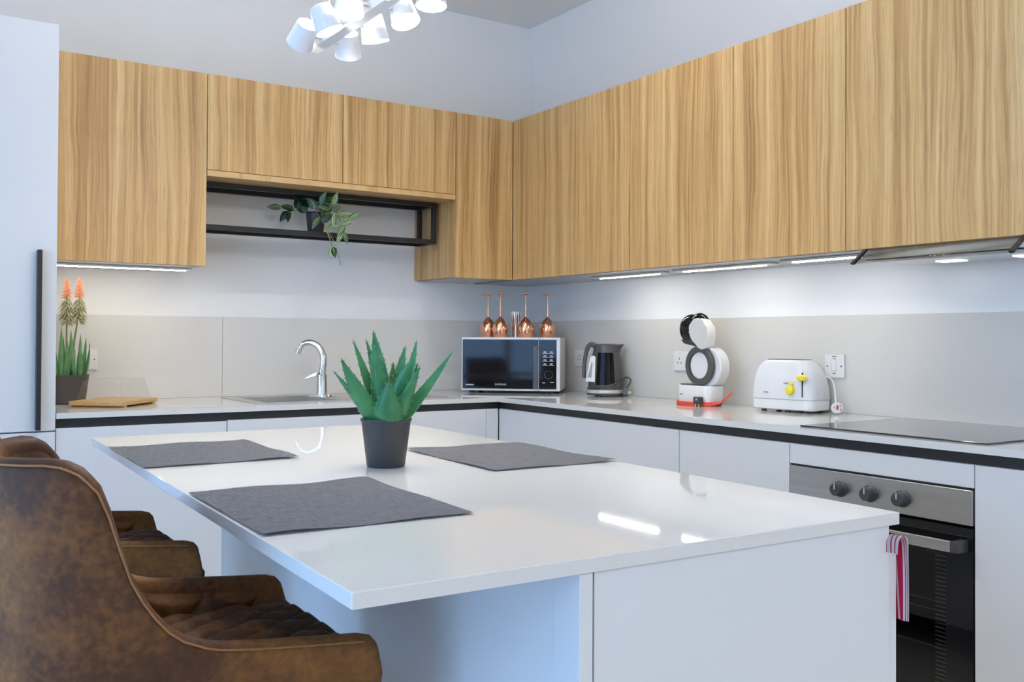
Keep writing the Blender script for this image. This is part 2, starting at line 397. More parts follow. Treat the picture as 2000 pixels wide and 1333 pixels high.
# LED bars under the wall cabinets
def led(label, a, b, x=None, y=None):
    if x is not None:
        t = thing('undercabinet_light', label, 'light', (x, (a+b)/2, ZB-.011), 0, 'under-cabinet light bars')
        obj('housing', B(x-.03, x+.03, a-.04, b+.04, ZB-.010, ZB-.0012, bev=.002), M_chrome if 0 else M_sink, t, True)
        obj('diffuser', B(x-.007, x+.007, a, b, ZB-.0125, ZB-.0102), M_led, t, True)
    else:
        t = thing('undercabinet_light', label, 'light', ((a+b)/2, y, ZB-.011), 0, 'under-cabinet light bars')
        obj('housing', B(a-.02, b+.02, y-.03, y+.03, ZB-.010, ZB-.0012, bev=.002), M_sink, t, True)
        obj('diffuser', B(a, b, y-.007, y+.007, ZB-.0125, ZB-.0102), M_led, t, True)
led('light bar under the wall cabinet above the flowering plant', -2.42, -1.915, y=-.25)
led('light bar under the right wall cabinets, nearest the corner', -1.292, -.90, x=-.215)
led('light bar under the right wall cabinets, above the coffee machine', -1.889, -1.455, x=-.225)
led('light bar under the right wall cabinets, nearest the cooker hood', -2.36, -2.04, x=-.25)

# cooker hood
t = thing('cooker_hood', 'built-in cooker hood with glass visor under the rightmost wall cabinet', 'cooker hood', (-.2, -2.67, 1.40))
obj('body', B(-.36, -.02, -2.93, -2.405, ZB-.032, ZB-.0015, bev=.002), M_sink, t, True)
obj('filter', B(-.358, -.27, -2.915, -2.42, ZB-.036, ZB-.0325, bev=.001), M_gloss, t, True)
for y in (-2.442, -2.942):
    bm = NB(); extrude_poly(bm, [(-.372, y, ZB-.002), (-.386, y, ZB-.002), (-.452, y, ZB-.048), (-.444, y, ZB-.053)], (0, .012, 0)); obj('bracket', bm, M_blackm, t, True, label='dark slanting side bracket')
bm = NB(); extrude_poly(bm, [(-.380, -2.93, ZB-.004), (-.383, -2.93, ZB-.001), (-.448, -2.93, ZB-.047), (-.445, -2.93, ZB-.050)], (0, .488, 0)); obj('visor', bm, M_visor, t, True)
obj('lamp_lens', B(-.14, -.09, -2.60, -2.52, ZB-.035, ZB-.0325), M_lens, t, True); obj('lamp_lens', B(-.14, -.09, -2.85, -2.77, ZB-.035, ZB-.0325), M_lens, t, True)

# black tubular shelf hanging under the pelmet board
t = thing('metal_shelf', 'black square-tube metal shelf frame under the short wall cabinets', 'shelf', (-1.32, -.2, 1.62))
sx0, sx1, sy0, sy1, sz0, sz1, q = XS[1]+.002, -.737, -.282, -.112, 1.625, 1.8258, .021
for nm, bx in [('rail', (sx0, sx1, sy0, sy0+q, sz0, sz0+q)), ('rail', (sx0, sx1, sy1-q, sy1, sz0, sz0+q)), ('rail', (sx0, sx1, sy0, sy0+q, sz1-q, sz1)), ('rail', (sx0, sx1, sy1-q, sy1, sz1-q, sz1)),
               ('post', (sx1-q, sx1, sy0, sy0+q, sz0+q, sz1-q)), ('post', (sx1-q, sx1, sy1-q, sy1, sz0+q, sz1-q)), ('post', (sx0, sx0+q, sy0, sy0+q, sz0+q, sz1-q)), ('post', (sx0, sx0+q, sy1-q, sy1, sz0+q, sz1-q)),
               ('side_bar', (sx1-q, sx1, sy0+q, sy1-q, sz0, sz0+q)), ('side_bar', (sx1-q, sx1, sy0+q, sy1-q, sz1-q, sz1)), ('side_bar', (sx0, sx0+q, sy0+q, sy1-q, sz0, sz0+q)), ('side_bar', (sx0, sx0+q, sy0+q, sy1-q, sz1-q, sz1))]:
    obj(nm, B(*bx, bev=.0012), M_blackm, t, True)
obj('shelf_plate', B(sx0+q, sx1-q, sy0+q, sy1-q, sz0+.012, sz0+q), M_blackm, t, True)

# worktop: one L with an opening for the sink
SX0, SX1, SY0, SY1 = -1.715, -.825, -.575, -.095
bm = NB(); z0, z1 = .880, .900
for b in [(XT+.003, SX0+.02, -DCS, -.0125), (SX1-.02, -.0125, -DCS, -.0125), (SX0+.02, SX1-.02, -DCS, SY0+.02), (SX0+.02, SX1-.02, SY1-.02, -.0125), (-DCO, -.0125, -3.7, -DCS)]: box(bm, b[0], b[1], b[2], b[3], z0, z1)
bmesh.ops.remove_doubles(bm, verts=bm.verts, dist=1e-5)
tag(obj('worktop', bm, M_quartz, smooth=0), 'pale stone L-shaped worktop along both walls', 'worktop')
# black finger-pull channels
tag(obj('pull_channel', B(XT+.003, -DCO+.035, -DCS+.033, -DCS+.06, .838, .8795), M_black), 'black recessed pull channel under the worktop on the sink wall', 'channel', 'black pull channels')
tag(obj('pull_channel', B(-DCO+.033, -DCO+.06, -3.7, -DCS+.032, .838, .8795), M_black), 'black recessed pull channel under the worktop on the oven wall', 'channel', 'black pull channels')
FS, FO = -DCS+.012, -DCO+.012
def base_cab(label, x0, x1, y0, y1, fronts, face, ct=.837):
    c = thing('base_cabinet', label, 'cabinet', ((x0+x1)/2, (y0+y1)/2, 0), 0, 'white base cabinets')
    if face == 'y': obj('carcass', B(x0+.001, x1-.001, y0+.065, y1, .1, ct), M_carc, c, True); obj('plinth', B(x0, x1, y0+.07, y0+.09, 0, .1), M_white, c, True)
    else: obj('carcass', B(x0+.065, x1, y0+.001, y1-.001, .1, .837), M_carc, c, True); obj('plinth', B(x0+.07, x0+.09, y0, y1, 0, .1), M_white, c, True)
    for (a, b, za, zb) in fronts:
        if face == 'y': obj('door', B(a+.001, b-.001, y0, y0+.019, za, zb, bev=.001), M_white, c, True)
        else: obj('door', B(x0, x0+.019, a+.001, b-.001, za, zb, bev=.001), M_white, c, True)
    return c
ZD = .848
base_cab('white base cabinet beside the tall cabinet, left of the sink', XT+.003, -1.858, FS, -.02, [(XT+.003, -1.858, .105, ZD-.003)], 'y')
base_cab('white sink base cabinet behind the island', -1.857, -.682, FS, -.02, [(-1.857, -.682, .105, ZD)], 'y', .75)
base_cab('white corner base cabinet below the kettle', FO, -.02, -1.842, FS-.004, [(-1.842, FS-.004, .105, ZD)], 'x')
obj('filler', B(-.681, FO-.002, FS, FS+.019, .105, ZD, bev=.001), M_white, bpy.data.objects['base_cabinet.001'], True)
base_cab('white base cabinet between the corner cabinet and the oven', FO, -.02, -2.3325, -1.843, [(-2.3325, -1.843, .105, ZD)], 'x')
base_cab('white base cabinet right of the oven at the photo edge', FO, -.02, -3.7, -2.932, [(-3.7, -2.932, .105, ZD)], 'x')

# oven in its housing
ov = thing('oven', 'built-in steel and black glass oven under the hob', 'oven', (-.3, -2.632, 0))
y0, y1 = -2.9305, -2.334
obj('filler_front', B(FO, FO+.019, y0, y1, .788, ZD, bev=.001), M_white, ov, True)
bm = NB()
for b in [(-.53, -.04, y0, y0+.02, .1, .78), (-.53, -.04, y1-.02, y1, .1, .78), (-.06, -.04, y0, y1, .1, .78), (-.53, -.04, y0, y1, .1, .2), (-.53, -.04, y0, y1, .66, .78)]: box(bm, *b)
obj('cavity', bm, M_dark, ov, True)
obj('control_panel', B(FO-.004, FO+.05, y0+.002, y1-.002, .690, .782, bev=.002), M_steel, ov, True)
obj('trim_strip', B(FO+.006, FO+.05, y0+.002, y1-.002, .783, .7875), M_black, ov, True)
for i, y in enumerate((-2.524, -2.625, -2.727)):
    bm = NB(); Mx = axisM((FO-.0045, y, .733), (-1, 0, 0)); lathe(bm, [(.024, 0), (.024, .003), (.020, .005), (.0185, .026), (.017, .028)], 28, M=Mx)
    k = obj('knob', bm, M_dark, ov, True)
    obj('pointer', B(FO-.0335, FO-.0325, y-.0012, y+.0012, .734, .750), M_wprint, k, True)
    bm = NB()
    for a in range(-3, 4):
        if i and a not in (-2, 0, 2): continue
        an = math.radians(a*32); box(bm, FO-.0046, FO-.0041, y-math.sin(an)*.033-.001, y-math.sin(an)*.033+.001, .733+math.cos(an)*.033-.0012, .733+math.cos(an)*.033+.0012)
    obj('dial_mark', bm, M_print, ov, True)['kind'] = 'stuff'
# door: black glass surround, smoked window, steel bar handle
bm = NB(); wy0, wy1, wz0, wz1 = -2.853, -2.41, .19, .60
for b in [(y0+.002, y1-.002, .60, .682), (y0+.002, y1-.002, .11, wz0), (y0+.002, wy0, wz0, wz1), (wy1, y1-.002, wz0, wz1)]: box(bm, FO, FO+.02, *b)
dr = obj('door', bm, M_gloss, ov, True)
obj('window', B(FO+.004, FO+.009, wy0, wy1, wz0, wz1), M_smoke, dr, True)
bm = NB()
for k in range(36): box(bm, FO+.022, FO+.0235, wy0+.002, wy0+.045, wz0+.004+k*.0113, wz0+.0075+k*.0113)
obj('vent_screen', bm, mat('oven_screen', (.62, .62, .58), .5), dr, True)['kind'] = 'stuff'
for z in (.33, .43, .455): obj('rack', B(FO+.06, FO+.064, y0+.03, y1-.03, z, z+.004), M_steel, ov, True)
h = obj('handle', B(FO-.048, FO-.040, -2.893, -2.40, .622, .651, bev=.0015), M_steel, dr, True, label='brushed steel bar handle')
for y in (-2.915, -2.40): obj('handle_bracket', B(FO-.047, FO-.0003, y, y+.022, .622, .651, bev=.001), M_dark, dr, True)
# hob
t = thing('hob', 'black glass induction hob set in the worktop above the oven', 'hob', (-.31, -2.65, .9))
obj('glass', B(-.588, -.065, -2.952, -2.350, .9003, .905, bev=.0012), mat('hob_glass', (.02, .019, .018), .11, coat=.6), t, True)

# sink and tap
t = thing('sink', 'stainless steel inset sink with ribbed drainer', 'sink', ((SX0+SX1)/2, (SY0+SY1)/2, .9))
bx0, bx1, by0, by1 = -1.66, -1.46, -.53, -.15
bx1 = -1.34
bm = NB()
for b in [(SX0, bx0, SY0, SY1), (bx1, SX1, SY0, SY1), (bx0, bx1, SY0, by0), (bx0, bx1, by1, SY1)]: box(bm, b[0], b[1], b[2], b[3], .9004, .9028)
bmesh.ops.remove_doubles(bm, verts=bm.verts, dist=1e-5); obj('rim', bm, M_sink, t, True)
for i in range(9): obj('drainer_rib', B(-1.27, -.87, -.50+i*.042, -.488+i*.042, .9029, .9052, bev=.001), M_sink, t, True)
bm = NB()
box(bm, bx0-.001, bx0, by0, by1, .76, .9004); box(bm, bx1, bx1+.001, by0, by1, .76, .9004); box(bm, bx0, bx1, by0-.001, by0, .76, .9004); box(bm, bx0, bx1, by1, by1+.001, .76, .9004); box(bm, bx0, bx1, by0, by1, .758, .76)
obj('bowl', bm, M_sink, t, True)
TX, TY = -1.318, -.27
t = thing('tap', 'chrome swan-neck mixer tap with lever behind the aloe pot', 'tap', (TX, TY, .9028), math.radians(-38))
obj('base_plate', lathe(NB(), [(.052, 0), (.054, .003), (.052, .010), (.035, .013)], 36), M_chrome, t)
obj('body', lathe(NB(), [(.028, .0125), (.0265, .04), (.025, .085), (.0255, .10), (.020, .108)], 32), M_chrome, t)
bm = NB(); pts = spline([(0, 0, .10), (.006, 0, .15), (.004, 0, .19), (-.018, 0, .228), (-.055, 0, .245), (-.088, 0, .236), (-.104, 0, .212)], 6)
tube(bm, pts, [.0185-.006*i/(len(pts)-1) for i in range(len(pts))], 20); obj('spout', bm, M_chrome, t)
bm = NB(); cyl(bm, (-.1035, 0, .216), (-.110, 0, .196), .0145, n=20); obj('aerator', bm, M_chrome, t)
bm = NB(); extrude_poly(bm, [(-.01, -.012, .096), (-.075, -.009, .078), (-.078, -.009, .082), (-.03, -.011, .108), (.005, -.012, .112)], (0, .024, 0), bev=.002); obj('lever', bm, M_chrome, t)

# ================================================================== island
IA = math.radians(-1.45)
IM = Matrix.Translation((-2.5457, -3.3881, 0)) @ Matrix.Rotation(IA, 4, 'Z')
def isl(u, v, z=0): return IM @ Vector((u, v, z))
IW, IL = .914, 1.79
t = thing('island_worktop', 'white stone top of the kitchen island with seating overhang', 'worktop', isl(0, 0, 0), IA)
obj('slab', B(0, IW, 0, IL, .881, .900, bev=.0012), M_quartz, t)
t = thing('island_cabinet', 'white island cabinet with drawers facing the oven', 'cabinet', isl(0, 0, 0), IA)
obj('end_panel', B(.322, .893, .004, .024, 0, .8805), M_white, t)
obj('post_panel', B(.299, .319, .003, .06, 0, .8805, bev=.0008), M_white, t)
obj('back_panel', B(.302, .320, .06, 1.616, 0, .8805), M_white, t)
obj('far_panel', B(.302, .893, 1.617, 1.635, 0, .8805), M_white, t)
obj('carcass', B(.322, .892, .026, 1.615, .1, .879), M_carc, t)
for v0, v1 in ((.006, .81), (.814, 1.63)):
    for z0, z1 in ((.632, .846), (.37, .628), (.105, .366)): obj('drawer_front', B(.895, .914, v0, v1, z0, z1, bev=.001), M_white, t)
# towel strap over the top drawer front
M_towel = mat('knit_red_white', (.6, .02, .1), .85); N, L, P = nodes(M_towel)
uv = N.new('ShaderNodeUVMap'); sx = N.new('ShaderNodeSeparateXYZ'); L.new(uv.outputs[0], sx.inputs[0]); cr = N.new('ShaderNodeValToRGB'); cr.color_ramp.interpolation = 'CONSTANT'; e = cr.color_ramp.elements
Rd, Wt = (.56, .012, .09, 1), (.72, .66, .66, 1); e[0].position = 0; e[0].color = Wt; e[1].position = .10; e[1].color = Rd
for p, c in ((.14, Wt), (.22, Rd), (.26, Wt), (.36, Rd), (.62, Wt), (.80, Rd), (.96, Wt)): x = e.new(p); x.color = c
L.new(sx.outputs['Y'], cr.inputs[0]); L.new(cr.outputs[0], P.inputs['Base Color'])
t = thing('tea_towel', 'red and white striped knit towel hung over the island drawer', 'towel', isl(.905, .02, .846), IA)
pr_ = spline([(-.018, 0, -.006), (-.016, 0, .012), (-.008, 0, .020), (.004, 0, .020), (.0125, 0, .012), (.014, 0, -.01), (.015, 0, -.06), (.014, 0, -.115)], 5)
bm = NB(); n_ = len(pr_)-1
def tw(u, v):
    p = pr_[min(n_, round(u*n_))]; wv = .0016*math.sin(v*9+u*7); taper = 1-.85*max(0, u-.35)
    return (p.x+wv, -.036+v*.052*taper+.004*u, p.z)
grid(bm, tw, n_, 14, uv=True); bmesh.ops.solidify(bm, geom=bm.faces[:], thickness=.003); obj('towel_cloth', bm, M_towel, t)
# placemats
def placemat(label, cs):
    c = [Vector((*p, .9)) for p in cs]; ctr = sum(c, Vector())/4
    t = thing('placemat', label, 'placemat', (ctr.x, ctr.y, .9), 0, 'grey woven placemats')
    ph = random.random()*6
    def fn(u, v):
        p = c[0].lerp(c[1], u).lerp(c[3].lerp(c[2], u), v)-ctr
        e_ = min(u, 1-u, v, 1-v); return (p.x, p.y, .0022+.0012*(1+math.sin(u*7+ph)*math.cos(v*5+ph))+(.0012 if e_ < .02 else 0)*math.sin(u*11+v*9+ph))
    bm = NB(); grid(bm, fn, 28, 28); bmesh.ops.solidify(bm, geom=bm.faces[:], thickness=.0016); obj('woven_cloth', bm, M_mat, t)
placemat('grey placemat at the far end of the island, by the second stool', [(-2.512, -1.880), (-2.176, -1.866), (-2.186, -2.290), (-2.522, -2.294)])
placemat('grey placemat on the oven side of the island, right of the aloe', [(-1.916, -2.275), (-1.602, -2.285), (-1.618, -2.706), (-1.934, -2.700)])
placemat('grey placemat nearest the camera, in front of the quilted stool', [(-2.524, -2.655), (-2.190, -2.655), (-2.206, -3.075), (-2.532, -3.066)])

# ================================================================== potted aloe on the island
PX, PY = -2.081, -2.510
t = thing('potted_aloe', 'spiky green aloe in a charcoal pot on the island', 'plant', (PX, PY, .9))
obj('pot', lathe(NB(), [(.0385, .0005), (.040, .003), (.0515, .094), (.0535, .096), (.0535, .1005), (.0510, .1005), (.0495, .094), (.047, .080)], 48, cap=False), M_pot, t)
obj('pot_base', lathe(NB(), [(.0385, .0005), (.0385, .003)], 48), M_pot, t)
obj('soil', lathe(NB(), [(.0485, .078), (.0485, .082)], 36), M_soil, t)
ZV = Vector((0, 0, 1)); FV = Vector((F.x, F.y, 0)).normalized(); RV = Vector((R.x, R.y, 0))
def aloe_leaf(parent, base, tip, ctrl, width, camk, thick=.30, teeth=True, m=M_aloe, name='leaf', nseg=18, tear=False):
    bm = NB(); A, Bz, C_ = Vector(base), Vector(ctrl), Vector(tip); nv = 16; rows = []; uvl = bm.loops.layers.uv.verify()
    prevw = None
    for i in range(nseg+1):
        s = i/nseg; p = A*(1-s)**2+Bz*2*s*(1-s)+C_*s*s; tg = ((Bz-A)*(1-s)+(C_-Bz)*s).normalized()
        rad = Vector((tg.x, tg.y, 0)); rad = rad if rad.length > 1e-4 else Vector((0, 1, 0))
        wh = Vector((-rad.y, rad.x, 0)).normalized(); wc = tg.cross(-FV)
        wc = wc.normalized() if wc.length > 1e-3 else wh
        if wh.dot(wc) < 0: wc = -wc
        wd = (wh*(1-camk)+wc*camk); wd = (wd-tg*wd.dot(tg)).normalized()
        if prevw is not None and wd.dot(prevw) < 0: wd = -wd
        prevw = wd; nn = wd.cross(tg).normalized()
        if nn.z < 0: nn = -nn            # inner side looks up
        wdt = width*1.08*(min(1, .66+1.3*s)*(1-s**1.9)**.95 if s < 1 else 0)
        if tear: wdt = width*math.sin(math.pi*min(1, s**.8*.86+.14))**.85 if s < 1 else 0
        th = thick*wdt
        row = []
        for j in range(nv):      # cross-section: rounded outside, hollow inside
            a = 2*math.pi*j/nv; cx = math.cos(a); sy = math.sin(a)
            off = wd*cx*wdt*.5+nn*((sy*th*.5) if sy < 0 else sy*th*.12)+nn*(cx*cx*th*.35)
            row.append(bm.verts.new(p+off))
        rows.append((row, p, tg, wd, nn, wdt))
    for (a, *_), (b, *_) in zip(rows, rows[1:]):
        for j in range(nv):
            if (a[j].co-b[j].co).length < 1e-7: continue
            f = bm.faces.new((a[j], a[(j+1) % nv], b[(j+1) % nv], b[j])); f.material_index = 1 if teeth and j in (0, 7) else 0
    if teeth:
        for i in range(3, nseg, 2):
            row, p, tg, wd, nn, wdt = rows[i]
            for sgn in (1, -1):
                e_ = p+wd*sgn*wdt*.49+nn*wdt*thick*.33; tp = e_+wd*sgn*.0032+tg*.0035
                q = [bm.verts.new(e_-tg*.0028), bm.verts.new(e_+tg*.0028), bm.verts.new(tp), bm.verts.new(e_+nn*.0018)]
                for f in ((0, 1, 2), (0, 3, 2), (1, 3, 2)): bm.faces.new([q[k] for k in f]).material_index = 1
    return obj(name, bm, [m, M_tooth], parent, smooth=50)
def L3(r, tt, z): return RV*r-FV*tt+ZV*z          # right, toward the viewer, up
ALOE = [  # tip px u,v ; toward ; ctrl (r,t,z) ; width ; face-on factor
    (655, 715, .035, (-.048, .02, .125), .030, .55), (675, 692, .060, (-.058, .035, .155), .043, .75), (687, 655, -.02, (-.035, -.005, .165), .030, .5),
    (708, 653, -.06, (-.02, -.035, .17), .030, .5), (728, 637, -.02, (-.014, -.012, .19), .046, .85), (735, 661, .05, (-.006, .02, .16), .040, .9),
    (788, 667, -.05, (.018, -.03, .16), .040, .8), (811, 655, -.045, (.045, -.03, .165), .034, .7), (815, 687, .035, (.026, .012, .16), .046, .85),
    (830, 705, .055, (.046, .04, .135), .034, .65), (887, 676, -.02, (.075, -.01, .145), .033, .6), (769, 735, .060, (.010, .062, .106), .064, .97),
    (812, 702, -.05, (.05, -.04, .14), .030, .5), (748, 690, -.03, (-.01, -.02, .14), .036, .8), (765, 700, -.04, (.01, -.03, .14), .036, .8), (712, 712, -.03, (-.03, -.02, .13), .032, .7)]
for u, v, tt, ct, wd, ck in ALOE:
    r = (u-757)/934.; z = (905-v)/934.; k = 1+tt/2.0
    b = L3(r*.14, tt*.30, .082); b = b if u != 769 else L3(.006, .012, .080)
    aloe_leaf(t, b, L3(r/k, tt, z), L3(*ct), wd, ck, thick=.34 if u != 769 else .42, tear=u == 769)

# flowering aloe beside the tall cabinet
FX, FY = -2.345, -.17
t = thing('flowering_plant', 'tall flowering succulent with orange blooms beside the tall cabinet', 'plant', (FX, FY, .9))
obj('pot', lathe(NB(), [(.056, .0005), (.060, .004), (.073, .112), (.0745, .116), (.0735, .1165), (.070, .112), (.066, .095)], 40, cap=False), mat('brown_grey_pot', (.075, .068, .068), .55), t)
obj('soil', lathe(NB(), [(.068, .096), (.068, .100)], 32), M_soil, t)
for cx, n_, hs in ((-.030, 9, .20), (.034, 7, .19)):
    for k in range(n_):
        a = k*2.4+cx*40; rr = .020; bx = Vector((cx+rr*math.cos(a), rr*math.sin(a), .098)); h_ = hs*random.uniform(.75, 1.12)
        tip = bx+Vector((math.cos(a)*.026*random.uniform(.4, 1.5), math.sin(a)*.03, h_)); ct = bx+Vector((math.cos(a)*.022, math.sin(a)*.022, h_*.5))
        aloe_leaf(t, bx, tip, ct, .022, .4, thick=.55, teeth=False, m=M_thin, nseg=10)
for sx_, top in ((-.012, .435), (.034, .44)):
    pts = spline([(sx_*.4-.005, 0, .1), (sx_*.6-.004, .002, .24), (sx_*.95, 0, .36), (sx_, 0, top)], 6)
    st = obj('flower_stalk', tube(NB(), pts, [.0042-.0018*i/(len(pts)-1) for i in range(len(pts))], 8), M_stem, t)
    for nm, m_, za, zb, cnt, droop, ln in (('blossom', M_orange, top-.018, top+.062, 70, -.25, .022), ('bud_cluster', M_olive, top-.105, top-.010, 64, .75, .036)):
        bm = NB()
        for k in range(cnt):
            f_ = k/cnt; z = za+(zb-za)*f_; a = k*2.39996
            ln_ = ln*(1.1-.75*f_) if nm == 'blossom' else ln*(.75+.35*math.sin(f_*3.1))
            p0 = Vector((sx_, 0, z)); d = Vector((math.cos(a), math.sin(a), -droop)).normalized(); p1 = p0+d*ln_
            if nm != 'blossom': p1.z -= .006
            tube(bm, [p0, p0.lerp(p1, .55)+Vector((0, 0, .003)), p1], [.0010, .0021, .0008], 5)
        o = obj(nm, bm, m_, st); o['kind'] = 'stuff'

# striped trailing plant on the metal shelf
t = thing('trailing_plant', 'trailing variegated houseplant in a dark pot on the metal shelf', 'plant', (-1.322, -.198, 1.6463))
obj('pot', lathe(NB(), [(.033, .0005), (.035, .003), (.044, .088), (.046, .090), (.0455, .096), (.0425, .096), (.040, .080)], 36, cap=False), M_pot, t)
obj('pot_base', lathe(NB(), [(.033, .0005), (.033, .003)], 36), M_pot, t); obj('soil', lathe(NB(), [(.041, .078), (.041, .082)], 28), M_soil, t)
def leafmesh(name, ln, wd, curl, m):
    bm = NB()
    def fn(u, v):
        s = 2*v-1; w_ = wd*.5*(math.sin(math.pi*min(1, u*1.02)**.75))**.8 if 0 < u < 1 else 0
        return (s*w_, u*ln, -curl*u*u*ln+.18*abs(s)*w_)
    grid(bm, fn, 9, 6, uv=True); bmesh.ops.solidify(bm, geom=bm.faces[:], thickness=.0006)
    me = bpy.data.meshes.new(name); bm.to_mesh(me); bm.free(); me.materials.append(m); me.polygons.foreach_set('use_smooth', [True]*len(me.polygons)); return me
LM = [leafmesh('striped_leaf', .062, .030, .25, M_strip), leafmesh('striped_leaf_small', .052, .025, .15, M_strip), leafmesh('dusky_leaf', .060, .033, .3, M_dkleaf)]
def PXP(x, y, tt):      # crop pixel -> local point at depth offset toward viewer
    u = 510+x/7.84; v = 360+y/7.84; return RV*((u-616)/437.)/1.0 - FV*tt + ZV*((453-v)/437.+.0)
# base point (crop px), angle of the leaf in the picture (deg, 0 = right, 90 = up), depth toward viewer, mesh, tilt toward viewer
LV = [(330, 350, 178, .05, 0, .5), (530, 385, 158, .05, 0, .6), (600, 380, 95, .06, 2, .2), (440, 400, 235, .05, 2, .3), (470, 410, 258, .06, 1, .2), (760, 250, 170, .02, 2, .5), (880, 390, 112, .10, 2, .2),
      (720, 430, 115, .05, 2, .2), (700, 420, 140, .04, 2, .4), (900, 330, 25, .05, 0, .3), (1000, 325, 70, .13, 2, .3), (1050, 280, 20, .12, 0, .4), (1190, 350, 68, .13, 0, .4), (920, 400, 60, .06, 2, .3), (990, 400, 20, .07, 0, .5),
      (1130, 400, 160, .08, 0, .4), (1150, 400, 15, .07, 1, .5), (1010, 520, 95, .08, 1, .3), (1000, 600, 40, .10, 2, .2), (960, 520, 232, .10, 0, .2), (1180, 450, 270, .09, 0, .3), (1250, 470, 5, .09, 0, .4), (1400, 560, 38, .09, 0, .4),
      (1330, 630, 25, .10, 1, .3), (1200, 480, 300, .09, 1, .3), (1350, 640, 238, .10, 0, .2), (1330, 740, 232, .10, 0, .2), (1350, 750, 285, .10, 1, .2), (1170, 970, 255, .11, 1, .15), (1180, 970, 278, .11, 1, .15), (800, 330, 150, .06, 2, .3), (1100, 430, 100, .06, 0, .4),
      (860, 300, 150, .03, 2, .3), (950, 380, 135, .05, 2, .3), (1240, 620, 200, .09, 1, .3), (640, 340, 130, .02, 2, .4), (1080, 380, 250, .06, 0, .5)]
for (x, y, an, tt, mi, tl) in LV:
    a = math.radians(an+random.uniform(-6, 6)); d = (RV*math.cos(a)+ZV*math.sin(a))*math.cos(tl)-FV*math.sin(tl); d.normalize()
    nz = (-FV+ZV*.35+RV*random.uniform(-.3, .3)); nz = (nz-d*nz.dot(d)).normalized(); xx = d.cross(nz)
    p = PXP(x, y, tt); Mx = Matrix.Identity(4)
    for i in range(3): Mx[i][0], Mx[i][1], Mx[i][2], Mx[i][3] = xx[i], d[i], nz[i], p[i]
    o = bpy.data.objects.new('leaf', LM[mi]); COL.objects.link(o); o.parent = t; o.matrix_local = Mx
def vine(pts, r=.0016): obj('stem', tube(NB(), spline([PXP(*p) for p in pts], 5), r, 6), M_stem, t)
vine([(830, 460, 0), (850, 390, .04), (960, 520, .09), (1080, 700, .10), (1180, 880, .105), (1230, 1000, .11), (1270, 1140, .11), (1305, 1255, .11)])
vine([(800, 460, 0), (740, 400, .03), (600, 385, .05), (480, 395, .055), (330, 350, .05)]); vine([(850, 460, 0), (980, 390, .05), (1160, 410, .07), (1300, 520, .09), (1350, 640, .10), (1340, 760, .10)])
vine([(1040, 640, .10), (1100, 780, .105), (1170, 970, .11)], .0024); vine([(830, 460, 0), (860, 330, .02), (1000, 280, .02)]); vine([(1160, 410, .07), (1250, 470, .09), (1400, 560, .09)])

# ================================================================== bread box
t = thing('bread_box', 'bamboo board with clear boxy lid beside the flowering plant', 'bread box', (-2.205, -.335, .9), math.radians(51))
bm = NB(); box(bm, -.143, .143, -.107, .107, .006, .023, bev=.003); obj('board', bm, M_bamboo, t)
for x in (-.125, .105): obj('foot', B(x, x+.02, -.105, .105, .0003, .0058), M_bamboo, t)
def ringr(hx, hy, r, z, n=6):
    out = []
    for sx_, sy_, a0 in ((1, 1, 0), (-1, 1, 90), (-1, -1, 180), (1, -1, 270)):
        for k in range(n+1):
            a = math.radians(a0+90*k/n); out.append(Vector((sx_*(hx-r)+r*math.cos(a), sy_*(hy-r)+r*math.sin(a), z)))
    return out
def loft(bm, rings, cap0=True, cap1=True):
    V = [[bm.verts.new(p) for p in r] for r in rings]; n = len(V[0])
    for a, b in zip(V, V[1:]):
        for i in range(n): bm.faces.new((a[i], a[(i+1) % n], b[(i+1) % n], b[i]))
    if cap0: bm.faces.new(V[0][::-1])
    if cap1: bm.faces.new(V[-1])
    return bm
bm = loft(NB(), [ringr(.130, .094, .016, .0235), ringr(.128, .092, .016, .026), ringr(.108, .076, .02, .098), ringr(.102, .070, .018, .103)], cap0=False)
obj('lid', bm, M_clear, t)

# ================================================================== wall sockets
def socket(label, c, face, parts, w_=.086):
    """c: centre on the splashback, face 'x' or 'y'"""
    rz = 0 if face == 'y' else math.radians(-90)
    t = thing('wall_socket', label, 'socket', (c[0], c[1], c[2]), rz, 'white wall plates')
    obj('plate', B(-w_/2, w_/2, -.009, -.0002, -.043, .043, bev=.002), M_socket, t)
    for (nm, x, z, sx_, sz_, dp, m_) in parts: obj(nm, B(x-sx_/2, x+sx_/2, -.009-dp, -.0088, z-sz_/2, z+sz_/2, bev=min(sx_, sz_)*.15), m_, t)
PIN = lambda x0: [('pin_hole', x0, .010, .004, .008, .0002, M_hole), ('pin_hole', x0-.011, -.008, .0065, .004, .0002, M_hole), ('pin_hole', x0+.011, -.008, .0065, .004, .0002, M_hole), ('switch', x0+.0, .030, .010, .016, .003, M_socket)]
SCR = [('screw', -.031, 0, .005, .005, .0006, M_hole), ('screw', .031, 0, .005, .005, .0006, M_hole)]
socket('white wall plate half hidden behind the flowering plant', (-2.258, -.012, 1.073), 'y', SCR)
socket('white wall socket between the microwave and the kettle', (-.012, -.487, 1.073), 'x', PIN(0))
socket('white double wall socket behind the coffee machine', (-.012, -1.250, 1.073), 'x', PIN(-.036)+PIN(.036), w_=.146)
socket('white cooker switch plate above the toaster plug', (-.012, -2.037, 1.072), 'x', SCR+[('switch', 0, .004, .021, .044, .003, M_socket), ('neon', 0, -.027, .012, .003, .0004, M_print), ('legend', 0, .036, .020, .003, .0002, M_print), ('legend', 0, .028, .010, .0025, .0002, M_print)])

